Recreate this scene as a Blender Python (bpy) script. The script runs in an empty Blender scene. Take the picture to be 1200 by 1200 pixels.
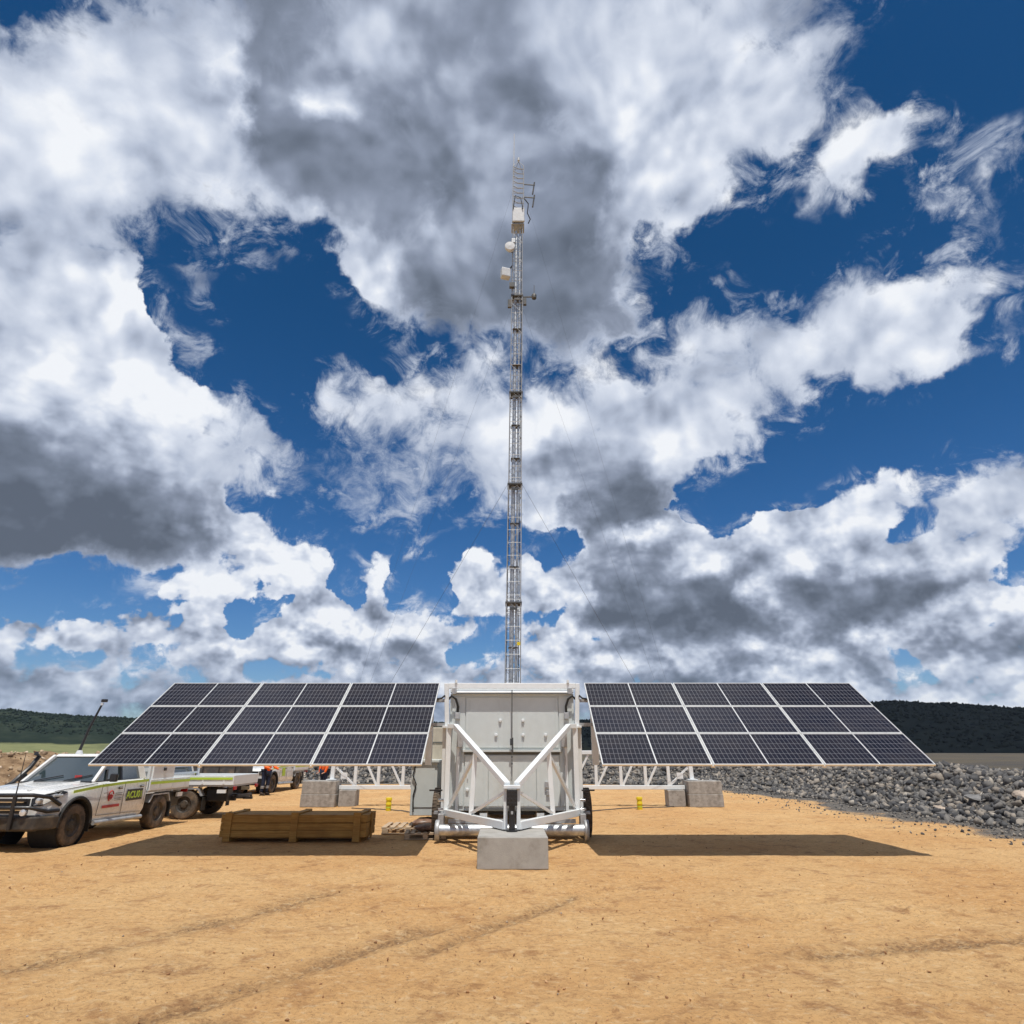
import bpy, bmesh, math, random
import numpy as np
from mathutils import Vector, Matrix, noise as mnoise
R = math.radians
random.seed(7); RNG = np.random.default_rng(7)
SC = bpy.context.scene
COL = SC.collection

# ------------------------------------------------------------------ camera
cam_d = bpy.data.cameras.new('camera'); CAM = bpy.data.objects.new('camera', cam_d); COL.objects.link(CAM)
CAM.location = (0, 0, 1.8); CAM.rotation_euler = (R(90 + 20.7), 0, 0)
cam_d.sensor_width = 36; cam_d.lens = 22.2; cam_d.clip_start = .1; cam_d.clip_end = 9000
SC.camera = CAM
SC.view_settings.view_transform = 'Standard'; SC.view_settings.look = 'None'
SC.view_settings.exposure = 0.0; SC.view_settings.gamma = 1
SUN_EL, SUN_AZ = 71.0, 172.0            # azimuth clockwise from +Y (the sun stands behind the camera)

sun_d = bpy.data.lights.new('sun', 'SUN'); SUN = bpy.data.objects.new('sun', sun_d); COL.objects.link(SUN)
sun_d.energy = 4.2; sun_d.angle = R(.53); sun_d.color = (1, .955, .88)
sv = Vector((math.sin(R(SUN_AZ)) * math.cos(R(SUN_EL)), math.cos(R(SUN_AZ)) * math.cos(R(SUN_EL)), math.sin(R(SUN_EL))))
SUN.rotation_euler = sv.to_track_quat('Z', 'Y').to_euler()

# ------------------------------------------------------------------ sky: Nishita blue with a procedural cloud cover
# cloud cover, cloud tone and edge softness by azimuth (63 columns, -54..54 deg) and elevation (43 rows, -1..61.5 deg)
COVER = [
    [22, 22, 22, 22, 22, 22, 22, 22, 22, 22, 22, 22, 22, 22, 22, 22, 22, 22, 22, 22, 22, 22, 22, 22, 22, 22, 22, 22, 22, 22, 22, 22, 22, 22, 22, 22, 22, 22, 22, 22, 22, 22, 22, 22, 22, 22, 22, 22, 22, 22, 22, 22, 22, 22, 22, 22, 22, 22, 22, 22, 22, 22, 22],
    [22, 22, 22, 22, 22, 22, 22, 22, 22, 22, 22, 22, 22, 22, 22, 22, 22, 22, 22, 22, 22, 22, 22, 22, 22, 22, 22, 22, 22, 22, 22, 22, 22, 22, 22, 22, 22, 22, 22, 22, 22, 22, 22, 22, 22, 22, 22, 22, 22, 22, 22, 22, 22, 22, 22, 22, 22, 22, 22, 22, 22, 22, 22],
    [22, 22, 22, 22, 22, 22, 22, 22, 22, 22, 22, 22, 22, 22, 22, 22, 22, 22, 22, 22, 22, 22, 22, 22, 22, 22, 22, 22, 22, 22, 22, 22, 22, 22, 22, 22, 22, 22, 22, 22, 22, 22, 22, 22, 22, 22, 22, 22, 22, 22, 22, 22, 22, 22, 22, 22, 22, 22, 22, 22, 22, 22, 22],
    [22, 22, 22, 22, 22, 22, 22, 22, 22, 22, 22, 21, 20, 20, 21, 21, 22, 22, 22, 22, 22, 22, 22, 22, 22, 22, 22, 22, 22, 22, 22, 22, 22, 22, 22, 22, 22, 22, 22, 22, 22, 22, 22, 21, 22, 22, 22, 22, 22, 23, 24, 23, 21, 22, 22, 22, 22, 22, 22, 22, 22, 22, 22],
    [20, 20, 20, 20, 21, 21, 21, 21, 22, 22, 22, 22, 21, 9, 19, 19, 21, 22, 22, 22, 22, 22, 22, 22, 22, 22, 22, 22, 21, 20, 21, 22, 22, 22, 22, 22, 22, 22, 22, 22, 22, 22, 21, 20, 24, 25, 25, 24, 22, 12, 10, 20, 23, 24, 22, 22, 22, 22, 22, 22, 22, 22, 22],
    [8, 10, 12, 14, 15, 17, 18, 19, 20, 20, 7, 7, 19, 19, 7, 22, 22, 22, 21, 12, 12, 13, 23, 23, 23, 22, 22, 22, 22, 21, 21, 21, 21, 22, 22, 22, 22, 23, 23, 23, 24, 25, 25, 24, 22, 22, 22, 22, 14, 7, 21, 20, 25, 25, 22, 22, 22, 22, 22, 22, 22, 22, 22],
    [4, 4, 5, 5, 6, 7, 8, 10, 11, 23, 24, 25, 24, 24, 23, 21, 24, 25, 24, 19, 24, 25, 25, 24, 23, 22, 22, 22, 22, 7, 11, 21, 23, 25, 25, 25, 25, 25, 25, 24, 24, 24, 24, 24, 25, 25, 25, 25, 25, 25, 25, 25, 13, 23, 22, 22, 22, 22, 22, 21, 20, 19, 17],
    [12, 7, 3, 3, 4, 4, 4, 5, 1, 0, 11, 17, 14, 16, 21, 21, 21, 24, 8, 22, 25, 25, 25, 25, 25, 25, 25, 24, 23, 19, 4, 19, 23, 25, 25, 14, 16, 24, 24, 24, 25, 25, 25, 25, 24, 23, 23, 24, 24, 25, 25, 24, 23, 23, 21, 19, 18, 17, 16, 15, 14, 14, 15],
    [25, 24, 20, 16, 12, 8, 5, 2, 0, 0, 0, 2, 3, 3, 3, 14, 15, 21, 5, 15, 25, 25, 25, 25, 25, 24, 22, 19, 13, 18, 10, 18, 16, 8, 24, 24, 25, 25, 25, 25, 25, 23, 22, 22, 23, 24, 25, 25, 25, 25, 25, 25, 25, 23, 19, 14, 14, 15, 15, 15, 16, 17, 17],
    [25, 25, 25, 25, 25, 23, 20, 18, 16, 13, 10, 7, 5, 7, 9, 20, 20, 22, 11, 8, 25, 25, 5, 23, 25, 14, 5, 4, 20, 24, 24, 21, 25, 22, 25, 25, 25, 25, 25, 25, 25, 24, 24, 25, 25, 25, 25, 25, 25, 25, 25, 24, 22, 11, 6, 16, 16, 16, 17, 17, 18, 19, 19],
    [25, 25, 25, 25, 25, 25, 25, 25, 25, 25, 25, 21, 17, 20, 19, 17, 19, 18, 14, 24, 25, 23, 3, 16, 24, 4, 1, 1, 22, 24, 24, 21, 25, 25, 25, 25, 25, 25, 25, 25, 25, 25, 25, 25, 25, 25, 25, 25, 25, 25, 24, 22, 22, 20, 17, 17, 18, 18, 19, 19, 20, 21, 21],
    [25, 25, 25, 25, 25, 25, 25, 25, 25, 25, 25, 25, 25, 25, 23, 21, 18, 18, 21, 24, 25, 23, 3, 13, 23, 2, 0, 0, 17, 24, 23, 15, 24, 16, 20, 23, 24, 25, 25, 25, 25, 24, 24, 25, 25, 25, 25, 25, 25, 25, 21, 18, 20, 20, 19, 19, 20, 20, 21, 21, 22, 19, 13],
    [25, 25, 25, 25, 25, 25, 25, 25, 25, 25, 25, 25, 25, 25, 25, 25, 25, 24, 22, 22, 22, 13, 3, 6, 18, 12, 11, 2, 8, 21, 21, 11, 23, 2, 2, 18, 25, 25, 25, 25, 25, 23, 24, 25, 25, 25, 25, 25, 25, 24, 6, 10, 21, 22, 22, 21, 21, 22, 21, 16, 10, 4, 0],
    [25, 25, 25, 25, 25, 25, 25, 25, 25, 25, 25, 25, 25, 25, 25, 25, 25, 25, 23, 7, 3, 2, 2, 2, 2, 5, 6, 2, 5, 8, 8, 5, 8, 3, 7, 22, 25, 25, 25, 25, 25, 20, 13, 20, 24, 24, 24, 24, 23, 22, 18, 14, 18, 22, 22, 21, 17, 12, 7, 1, 0, 0, 0],
    [25, 25, 25, 25, 25, 25, 25, 25, 25, 25, 25, 25, 25, 25, 25, 24, 22, 8, 6, 12, 12, 10, 14, 16, 16, 16, 14, 7, 5, 8, 10, 11, 19, 22, 23, 25, 25, 25, 25, 25, 21, 3, 2, 1, 2, 1, 1, 5, 10, 17, 17, 14, 13, 10, 10, 8, 3, 0, 0, 0, 0, 1, 2],
    [25, 25, 25, 25, 25, 25, 25, 25, 25, 25, 25, 25, 25, 25, 23, 20, 19, 17, 19, 18, 16, 15, 14, 15, 16, 16, 16, 15, 13, 13, 14, 16, 22, 22, 23, 25, 25, 25, 25, 24, 20, 7, 1, 0, 1, 1, 0, 1, 2, 2, 3, 3, 2, 0, 0, 0, 0, 0, 0, 1, 2, 2, 3],
    [25, 25, 25, 25, 25, 25, 25, 25, 25, 25, 25, 25, 25, 25, 22, 19, 18, 19, 19, 18, 15, 14, 14, 14, 14, 14, 14, 14, 16, 17, 18, 20, 22, 22, 23, 25, 25, 25, 25, 22, 21, 18, 9, 3, 1, 1, 3, 2, 0, 0, 0, 0, 0, 0, 0, 0, 0, 1, 2, 2, 3, 3, 3],
    [25, 25, 25, 25, 25, 25, 25, 25, 25, 25, 25, 25, 25, 25, 21, 17, 19, 19, 19, 17, 14, 14, 14, 14, 14, 14, 14, 15, 18, 20, 22, 23, 25, 25, 25, 25, 25, 25, 23, 21, 21, 21, 20, 16, 16, 14, 5, 1, 1, 1, 0, 0, 0, 0, 0, 1, 2, 3, 3, 3, 3, 3, 3],
    [25, 25, 25, 25, 25, 25, 25, 25, 25, 25, 25, 25, 25, 25, 23, 17, 18, 19, 18, 13, 11, 14, 15, 15, 15, 15, 14, 16, 18, 21, 23, 24, 25, 25, 25, 25, 25, 25, 24, 22, 21, 22, 23, 22, 15, 19, 20, 8, 1, 1, 1, 1, 2, 2, 6, 11, 3, 3, 3, 3, 3, 3, 7],
    [25, 25, 25, 25, 25, 25, 25, 25, 25, 25, 25, 25, 25, 25, 24, 20, 18, 16, 12, 3, 10, 16, 17, 17, 17, 17, 15, 17, 20, 23, 24, 24, 24, 24, 23, 23, 23, 23, 24, 25, 25, 25, 24, 15, 15, 23, 22, 21, 9, 12, 12, 15, 20, 20, 15, 12, 5, 3, 3, 3, 5, 10, 16],
    [22, 24, 25, 25, 25, 25, 25, 25, 25, 25, 25, 24, 25, 24, 20, 16, 16, 2, 2, 2, 16, 17, 17, 18, 18, 18, 17, 18, 21, 23, 24, 24, 24, 23, 22, 22, 22, 22, 24, 25, 25, 25, 25, 24, 24, 23, 22, 18, 14, 16, 22, 22, 22, 22, 19, 4, 4, 3, 4, 8, 13, 15, 10],
    [21, 20, 23, 25, 25, 25, 25, 25, 25, 25, 25, 24, 16, 10, 1, 0, 0, 2, 2, 2, 16, 17, 16, 16, 16, 17, 17, 18, 21, 23, 23, 23, 24, 23, 22, 22, 22, 22, 23, 23, 23, 22, 22, 23, 23, 24, 25, 25, 25, 24, 24, 23, 23, 22, 21, 12, 8, 8, 12, 16, 12, 8, 6],
    [25, 22, 20, 21, 23, 25, 25, 25, 25, 25, 25, 25, 21, 10, 13, 0, 0, 1, 1, 2, 11, 17, 14, 14, 15, 16, 16, 16, 17, 18, 19, 20, 21, 21, 21, 19, 17, 13, 12, 12, 15, 21, 22, 22, 22, 22, 23, 25, 25, 25, 25, 23, 22, 22, 22, 18, 16, 16, 13, 9, 6, 6, 6],
    [25, 25, 23, 21, 20, 22, 25, 25, 25, 25, 25, 24, 9, 2, 0, 0, 0, 0, 0, 0, 0, 2, 1, 1, 10, 15, 15, 16, 17, 17, 17, 15, 15, 16, 16, 15, 14, 12, 12, 14, 17, 19, 21, 22, 22, 22, 23, 24, 25, 25, 24, 22, 22, 22, 20, 12, 13, 12, 7, 6, 6, 6, 6],
    [25, 25, 25, 25, 23, 23, 25, 24, 24, 25, 24, 23, 8, 5, 14, 0, 0, 0, 0, 0, 0, 0, 0, 0, 1, 5, 9, 13, 16, 17, 16, 16, 16, 17, 18, 17, 16, 13, 11, 10, 14, 18, 20, 20, 20, 19, 15, 14, 15, 16, 16, 14, 12, 10, 9, 8, 9, 12, 6, 6, 6, 6, 6],
    [25, 25, 25, 25, 25, 25, 25, 24, 21, 22, 23, 16, 3, 1, 7, 0, 0, 0, 0, 0, 1, 4, 9, 13, 13, 17, 20, 20, 19, 17, 17, 19, 20, 21, 22, 22, 22, 22, 22, 21, 18, 17, 18, 18, 17, 8, 3, 2, 4, 8, 14, 11, 10, 11, 5, 9, 15, 11, 6, 6, 6, 7, 8],
    [25, 25, 25, 25, 25, 25, 25, 25, 22, 16, 11, 2, 2, 12, 5, 2, 0, 0, 0, 1, 3, 8, 14, 20, 24, 25, 25, 25, 25, 24, 23, 23, 24, 24, 24, 23, 22, 22, 22, 20, 16, 9, 14, 17, 11, 2, 1, 1, 0, 2, 6, 9, 16, 8, 6, 15, 16, 15, 7, 6, 7, 8, 4],
    [25, 25, 25, 25, 25, 25, 25, 25, 24, 18, 12, 6, 3, 9, 13, 12, 9, 2, 2, 5, 18, 24, 25, 25, 25, 25, 25, 25, 25, 25, 25, 25, 25, 25, 25, 25, 25, 25, 22, 17, 15, 13, 7, 9, 5, 1, 0, 0, 0, 0, 1, 3, 6, 3, 9, 7, 13, 18, 9, 8, 6, 2, 0],
    [25, 25, 25, 25, 25, 25, 25, 25, 25, 21, 15, 11, 10, 11, 8, 12, 12, 10, 7, 11, 22, 24, 25, 25, 25, 25, 25, 25, 25, 25, 25, 25, 25, 25, 25, 25, 25, 25, 23, 17, 15, 15, 6, 5, 2, 0, 0, 0, 0, 0, 0, 2, 6, 4, 11, 8, 10, 12, 9, 4, 1, 0, 0],
    [22, 25, 25, 25, 25, 25, 25, 25, 25, 24, 20, 17, 16, 16, 16, 15, 11, 12, 11, 9, 10, 18, 22, 24, 24, 25, 25, 25, 25, 25, 25, 25, 25, 25, 25, 25, 25, 25, 25, 23, 16, 17, 7, 6, 4, 1, 10, 4, 0, 9, 8, 13, 16, 10, 9, 15, 8, 6, 2, 0, 0, 0, 0],
    [16, 21, 24, 25, 25, 25, 25, 25, 25, 25, 23, 22, 21, 18, 17, 19, 19, 20, 19, 14, 20, 23, 24, 24, 24, 25, 25, 25, 25, 25, 25, 25, 25, 25, 25, 25, 25, 25, 25, 25, 23, 23, 23, 18, 15, 10, 11, 2, 3, 6, 15, 22, 22, 22, 18, 10, 11, 2, 0, 0, 0, 0, 0],
    [6, 14, 20, 23, 25, 25, 25, 25, 25, 25, 25, 24, 23, 24, 25, 25, 24, 24, 24, 22, 25, 25, 25, 25, 25, 25, 25, 25, 25, 25, 25, 25, 25, 25, 25, 25, 25, 25, 25, 25, 25, 25, 25, 24, 22, 18, 13, 9, 10, 13, 18, 22, 22, 22, 21, 16, 2, 0, 0, 0, 0, 0, 0],
    [6, 6, 3, 18, 22, 24, 25, 25, 25, 25, 25, 25, 25, 25, 25, 25, 25, 25, 25, 25, 25, 25, 25, 25, 25, 25, 25, 25, 25, 25, 25, 25, 25, 25, 25, 25, 25, 25, 25, 25, 25, 25, 25, 25, 24, 22, 17, 16, 17, 16, 12, 17, 17, 13, 12, 5, 0, 0, 0, 0, 0, 0, 0],
    [6, 6, 7, 3, 17, 22, 24, 25, 25, 25, 25, 25, 25, 25, 25, 25, 25, 25, 25, 25, 25, 25, 25, 25, 25, 25, 25, 25, 25, 25, 25, 25, 25, 25, 25, 25, 25, 25, 25, 25, 25, 25, 25, 25, 25, 24, 24, 24, 24, 23, 20, 16, 12, 8, 5, 1, 0, 0, 0, 0, 0, 0, 0],
    [6, 6, 7, 10, 12, 12, 21, 25, 25, 25, 25, 25, 25, 25, 25, 25, 25, 25, 25, 25, 25, 25, 25, 25, 25, 25, 25, 25, 25, 25, 25, 25, 25, 25, 25, 25, 25, 25, 25, 25, 25, 25, 25, 25, 25, 25, 25, 25, 25, 25, 24, 20, 14, 9, 6, 2, 1, 0, 0, 0, 0, 0, 0],
    [6, 7, 8, 11, 13, 15, 12, 15, 25, 25, 25, 25, 25, 25, 25, 25, 25, 25, 25, 25, 25, 25, 25, 25, 25, 25, 25, 25, 25, 25, 25, 25, 25, 25, 25, 25, 25, 25, 25, 25, 25, 25, 25, 25, 25, 25, 25, 25, 25, 25, 24, 21, 16, 12, 10, 7, 5, 2, 0, 0, 0, 0, 0],
    [6, 7, 9, 12, 14, 16, 17, 18, 19, 23, 24, 25, 25, 25, 25, 25, 25, 25, 25, 25, 25, 25, 25, 25, 25, 25, 25, 25, 25, 25, 25, 25, 25, 25, 25, 25, 25, 25, 25, 25, 25, 25, 25, 25, 25, 25, 25, 25, 25, 25, 23, 20, 17, 15, 13, 10, 6, 3, 1, 0, 0, 0, 0],
    [7, 8, 11, 13, 15, 16, 17, 19, 20, 21, 22, 23, 25, 25, 25, 25, 25, 25, 25, 25, 25, 25, 25, 25, 25, 25, 25, 25, 25, 25, 25, 25, 25, 25, 25, 25, 25, 25, 25, 25, 25, 25, 25, 25, 25, 25, 25, 25, 25, 25, 23, 21, 19, 17, 14, 11, 8, 5, 2, 0, 0, 0, 0],
    [8, 10, 12, 14, 16, 17, 18, 19, 20, 21, 22, 23, 24, 25, 25, 25, 25, 25, 25, 25, 25, 25, 25, 25, 25, 25, 25, 25, 25, 25, 25, 25, 25, 25, 25, 25, 25, 25, 25, 25, 25, 25, 25, 25, 25, 24, 25, 25, 25, 25, 24, 22, 20, 18, 15, 13, 9, 6, 3, 1, 0, 0, 0],
    [9, 11, 14, 15, 16, 17, 19, 20, 21, 22, 23, 24, 25, 25, 25, 25, 25, 25, 25, 25, 25, 25, 25, 25, 25, 25, 25, 25, 25, 25, 25, 25, 25, 25, 25, 25, 25, 25, 25, 25, 25, 25, 24, 24, 23, 23, 24, 25, 25, 25, 25, 23, 21, 18, 16, 14, 11, 8, 5, 2, 0, 0, 0],
    [10, 13, 15, 16, 17, 18, 19, 20, 21, 22, 23, 24, 25, 25, 25, 25, 25, 25, 25, 25, 25, 25, 25, 25, 25, 25, 25, 25, 25, 25, 25, 25, 25, 25, 25, 25, 25, 25, 25, 25, 25, 25, 24, 23, 22, 23, 24, 25, 25, 25, 25, 23, 21, 19, 17, 15, 13, 10, 6, 4, 1, 0, 0],
    [12, 14, 15, 17, 18, 19, 20, 21, 22, 23, 24, 25, 25, 25, 25, 25, 25, 25, 25, 25, 25, 25, 25, 25, 25, 25, 25, 25, 25, 25, 25, 25, 25, 25, 25, 25, 25, 25, 25, 25, 25, 25, 24, 23, 23, 23, 24, 24, 25, 25, 25, 24, 22, 20, 18, 16, 14, 12, 8, 5, 3, 1, 0],
    [14, 15, 16, 17, 18, 19, 20, 21, 22, 23, 24, 25, 25, 25, 25, 25, 25, 25, 25, 25, 25, 25, 25, 25, 25, 25, 25, 25, 25, 25, 25, 25, 25, 25, 25, 25, 25, 25, 25, 25, 25, 25, 25, 24, 23, 22, 23, 24, 25, 25, 25, 25, 23, 22, 20, 18, 16, 14, 11, 7, 5, 2, 0]]
TONE = [
    [19, 19, 19, 19, 19, 19, 19, 19, 19, 19, 19, 19, 18, 17, 17, 17, 17, 17, 17, 17, 17, 17, 17, 17, 17, 17, 17, 17, 17, 17, 17, 17, 17, 17, 17, 17, 17, 17, 17, 17, 17, 17, 17, 17, 17, 17, 17, 17, 17, 19, 19, 19, 19, 19, 19, 19, 19, 19, 19, 19, 19, 19, 19],
    [20, 20, 20, 20, 20, 20, 20, 20, 20, 20, 20, 19, 18, 17, 17, 17, 17, 17, 17, 17, 17, 18, 17, 17, 17, 17, 17, 17, 17, 18, 17, 17, 17, 17, 17, 17, 17, 17, 17, 18, 17, 17, 17, 18, 17, 17, 17, 17, 17, 19, 20, 20, 20, 20, 20, 20, 20, 20, 20, 20, 20, 20, 20],
    [22, 22, 22, 22, 22, 22, 22, 22, 22, 22, 21, 19, 19, 18, 17, 18, 18, 17, 17, 17, 19, 20, 18, 17, 18, 18, 17, 17, 19, 21, 19, 17, 18, 19, 18, 17, 17, 17, 18, 20, 19, 17, 18, 21, 20, 19, 17, 17, 19, 19, 20, 22, 22, 22, 22, 22, 22, 22, 22, 22, 22, 22, 22],
    [19, 19, 20, 20, 20, 20, 20, 20, 20, 21, 20, 20, 21, 18, 17, 18, 18, 17, 17, 18, 19, 20, 17, 16, 18, 18, 18, 18, 20, 22, 20, 17, 19, 20, 19, 17, 16, 16, 18, 20, 19, 17, 18, 21, 20, 18, 18, 18, 20, 21, 22, 22, 22, 22, 22, 22, 22, 22, 22, 22, 22, 22, 22],
    [19, 19, 19, 19, 19, 19, 19, 19, 19, 17, 17, 17, 17, 15, 17, 17, 17, 17, 18, 19, 18, 17, 15, 15, 16, 17, 18, 19, 21, 22, 20, 19, 20, 21, 20, 17, 16, 15, 16, 19, 18, 15, 16, 19, 21, 22, 22, 22, 21, 16, 15, 21, 20, 20, 21, 20, 20, 19, 19, 19, 18, 17, 17],
    [19, 19, 19, 19, 19, 19, 19, 19, 19, 20, 17, 17, 16, 15, 17, 17, 17, 17, 17, 17, 17, 17, 17, 17, 16, 17, 17, 17, 17, 19, 20, 20, 21, 22, 20, 17, 16, 17, 16, 16, 14, 14, 14, 15, 18, 18, 17, 15, 16, 17, 16, 16, 19, 19, 17, 17, 17, 18, 18, 19, 20, 20, 21],
    [18, 18, 19, 19, 19, 19, 19, 19, 20, 24, 25, 23, 22, 22, 21, 22, 23, 24, 24, 19, 22, 22, 22, 20, 18, 17, 17, 17, 17, 17, 17, 20, 23, 25, 24, 22, 22, 22, 22, 19, 13, 14, 14, 19, 22, 22, 22, 22, 21, 21, 17, 14, 18, 17, 20, 21, 21, 22, 22, 21, 21, 20, 19],
    [13, 15, 16, 17, 17, 18, 18, 18, 15, 14, 19, 23, 22, 22, 25, 25, 23, 24, 16, 21, 22, 22, 22, 22, 22, 22, 22, 22, 21, 21, 15, 21, 23, 25, 24, 18, 15, 16, 14, 11, 11, 11, 11, 11, 14, 15, 13, 8, 8, 8, 11, 16, 20, 25, 22, 20, 20, 19, 18, 17, 17, 17, 18],
    [8, 9, 10, 12, 13, 15, 16, 16, 14, 14, 14, 14, 14, 14, 14, 20, 21, 25, 16, 21, 22, 22, 22, 22, 22, 22, 21, 21, 17, 20, 18, 22, 20, 17, 16, 9, 7, 7, 8, 8, 8, 5, 4, 8, 13, 11, 9, 8, 8, 8, 9, 20, 22, 24, 21, 17, 17, 17, 18, 18, 19, 19, 19],
    [6, 6, 7, 8, 8, 9, 10, 10, 11, 12, 12, 12, 13, 14, 14, 21, 22, 25, 18, 16, 22, 22, 15, 24, 25, 19, 16, 16, 21, 22, 22, 23, 22, 21, 21, 20, 10, 8, 8, 9, 9, 8, 6, 18, 19, 15, 9, 9, 8, 9, 13, 19, 18, 17, 15, 18, 19, 19, 19, 19, 19, 19, 19],
    [6, 6, 6, 6, 6, 7, 6, 5, 5, 4, 4, 8, 12, 9, 12, 18, 21, 21, 19, 24, 25, 24, 14, 21, 24, 15, 14, 14, 21, 22, 22, 21, 21, 21, 21, 18, 10, 9, 9, 9, 9, 9, 9, 16, 19, 18, 18, 19, 21, 21, 19, 21, 22, 21, 19, 19, 19, 19, 19, 19, 19, 19, 19],
    [7, 6, 6, 6, 6, 5, 5, 4, 4, 4, 4, 4, 4, 5, 8, 12, 20, 22, 24, 25, 25, 24, 14, 20, 24, 14, 14, 14, 20, 23, 24, 23, 24, 19, 16, 13, 12, 12, 14, 16, 20, 22, 22, 22, 22, 21, 21, 22, 22, 22, 20, 20, 21, 19, 19, 19, 19, 19, 19, 19, 19, 19, 17],
    [9, 8, 7, 6, 6, 6, 5, 5, 4, 4, 4, 4, 4, 7, 11, 12, 19, 21, 25, 25, 24, 21, 15, 18, 22, 19, 19, 15, 17, 24, 25, 19, 24, 14, 14, 12, 12, 14, 14, 14, 21, 22, 22, 22, 23, 24, 23, 23, 22, 22, 15, 17, 22, 22, 21, 20, 19, 19, 19, 18, 16, 15, 14],
    [15, 13, 10, 8, 7, 7, 6, 7, 7, 6, 4, 4, 4, 7, 11, 11, 18, 19, 19, 18, 17, 17, 16, 17, 17, 17, 17, 16, 17, 18, 17, 15, 16, 14, 12, 8, 13, 23, 24, 24, 24, 23, 19, 23, 25, 25, 25, 25, 25, 25, 21, 19, 21, 22, 22, 20, 18, 17, 16, 14, 14, 14, 14],
    [17, 17, 16, 13, 11, 9, 8, 8, 8, 10, 10, 9, 8, 8, 11, 12, 14, 17, 17, 18, 17, 16, 18, 19, 19, 19, 19, 18, 18, 18, 18, 18, 18, 19, 13, 6, 6, 6, 6, 6, 10, 14, 14, 14, 15, 14, 15, 17, 19, 22, 23, 21, 22, 20, 18, 16, 15, 14, 14, 14, 14, 14, 14],
    [17, 17, 17, 17, 16, 14, 12, 9, 9, 13, 14, 14, 14, 15, 17, 19, 19, 17, 19, 19, 18, 17, 17, 17, 18, 19, 19, 19, 19, 19, 19, 19, 19, 19, 18, 6, 6, 6, 6, 8, 14, 16, 14, 14, 14, 14, 14, 15, 15, 15, 16, 16, 15, 14, 14, 14, 14, 14, 14, 14, 14, 14, 14],
    [19, 18, 17, 17, 17, 17, 17, 18, 13, 13, 14, 14, 14, 15, 17, 18, 18, 17, 19, 19, 17, 17, 17, 17, 17, 17, 17, 17, 19, 19, 19, 19, 19, 19, 16, 11, 12, 11, 12, 19, 22, 21, 17, 15, 14, 14, 15, 15, 14, 14, 14, 14, 14, 14, 14, 14, 14, 14, 14, 14, 14, 14, 14],
    [21, 20, 19, 18, 17, 17, 17, 19, 20, 21, 21, 17, 16, 17, 17, 17, 17, 17, 17, 16, 17, 17, 17, 17, 17, 17, 17, 18, 19, 20, 20, 19, 16, 15, 14, 14, 14, 14, 17, 22, 22, 22, 22, 22, 21, 18, 15, 14, 14, 14, 14, 14, 14, 14, 14, 14, 14, 14, 14, 14, 14, 14, 14],
    [22, 22, 21, 20, 19, 18, 17, 20, 21, 22, 22, 22, 24, 24, 23, 18, 17, 17, 16, 15, 15, 17, 17, 17, 17, 17, 17, 18, 20, 22, 24, 22, 18, 15, 15, 14, 14, 14, 15, 20, 22, 22, 22, 22, 20, 21, 21, 17, 14, 14, 14, 14, 14, 14, 15, 17, 14, 14, 14, 14, 14, 14, 15],
    [22, 22, 22, 22, 21, 20, 20, 22, 22, 22, 22, 23, 24, 25, 24, 20, 17, 16, 15, 14, 16, 19, 19, 19, 19, 19, 17, 19, 22, 24, 25, 25, 25, 23, 21, 20, 20, 20, 19, 19, 20, 21, 22, 20, 20, 22, 22, 21, 17, 19, 19, 19, 21, 20, 19, 18, 15, 14, 14, 14, 15, 17, 19],
    [21, 22, 22, 22, 22, 22, 21, 22, 22, 22, 22, 23, 25, 25, 23, 17, 16, 14, 14, 14, 17, 17, 19, 19, 19, 19, 19, 19, 22, 24, 25, 25, 25, 23, 22, 22, 22, 22, 21, 22, 22, 22, 22, 22, 22, 22, 21, 20, 18, 18, 21, 22, 22, 22, 21, 14, 14, 14, 14, 16, 18, 19, 16],
    [20, 20, 21, 22, 22, 22, 22, 22, 22, 22, 22, 22, 21, 19, 14, 14, 14, 14, 14, 14, 17, 17, 17, 19, 19, 19, 19, 19, 21, 23, 25, 25, 25, 24, 23, 22, 22, 22, 22, 22, 22, 22, 22, 22, 22, 23, 23, 23, 23, 21, 22, 22, 22, 23, 23, 18, 17, 16, 18, 19, 17, 15, 14],
    [22, 21, 20, 20, 21, 22, 22, 22, 23, 24, 24, 22, 22, 19, 19, 14, 14, 14, 14, 14, 16, 17, 17, 18, 19, 19, 19, 19, 20, 20, 22, 23, 23, 23, 22, 21, 21, 18, 17, 17, 19, 22, 22, 22, 22, 22, 23, 24, 25, 25, 24, 24, 25, 25, 25, 22, 22, 20, 18, 16, 14, 14, 14],
    [22, 22, 21, 20, 20, 21, 22, 22, 22, 25, 25, 24, 18, 15, 14, 14, 14, 14, 14, 14, 14, 14, 14, 14, 18, 19, 19, 19, 19, 19, 19, 19, 19, 19, 19, 20, 20, 18, 18, 19, 20, 21, 22, 22, 22, 22, 23, 24, 25, 25, 24, 24, 25, 25, 23, 20, 20, 19, 14, 14, 14, 14, 14],
    [23, 22, 22, 22, 21, 21, 23, 23, 23, 25, 25, 24, 17, 16, 20, 14, 14, 14, 14, 14, 14, 14, 14, 14, 14, 16, 18, 19, 19, 19, 19, 18, 17, 16, 15, 16, 17, 18, 18, 17, 18, 19, 20, 21, 21, 21, 19, 19, 21, 22, 21, 20, 20, 20, 18, 17, 17, 19, 14, 14, 14, 14, 14],
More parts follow.
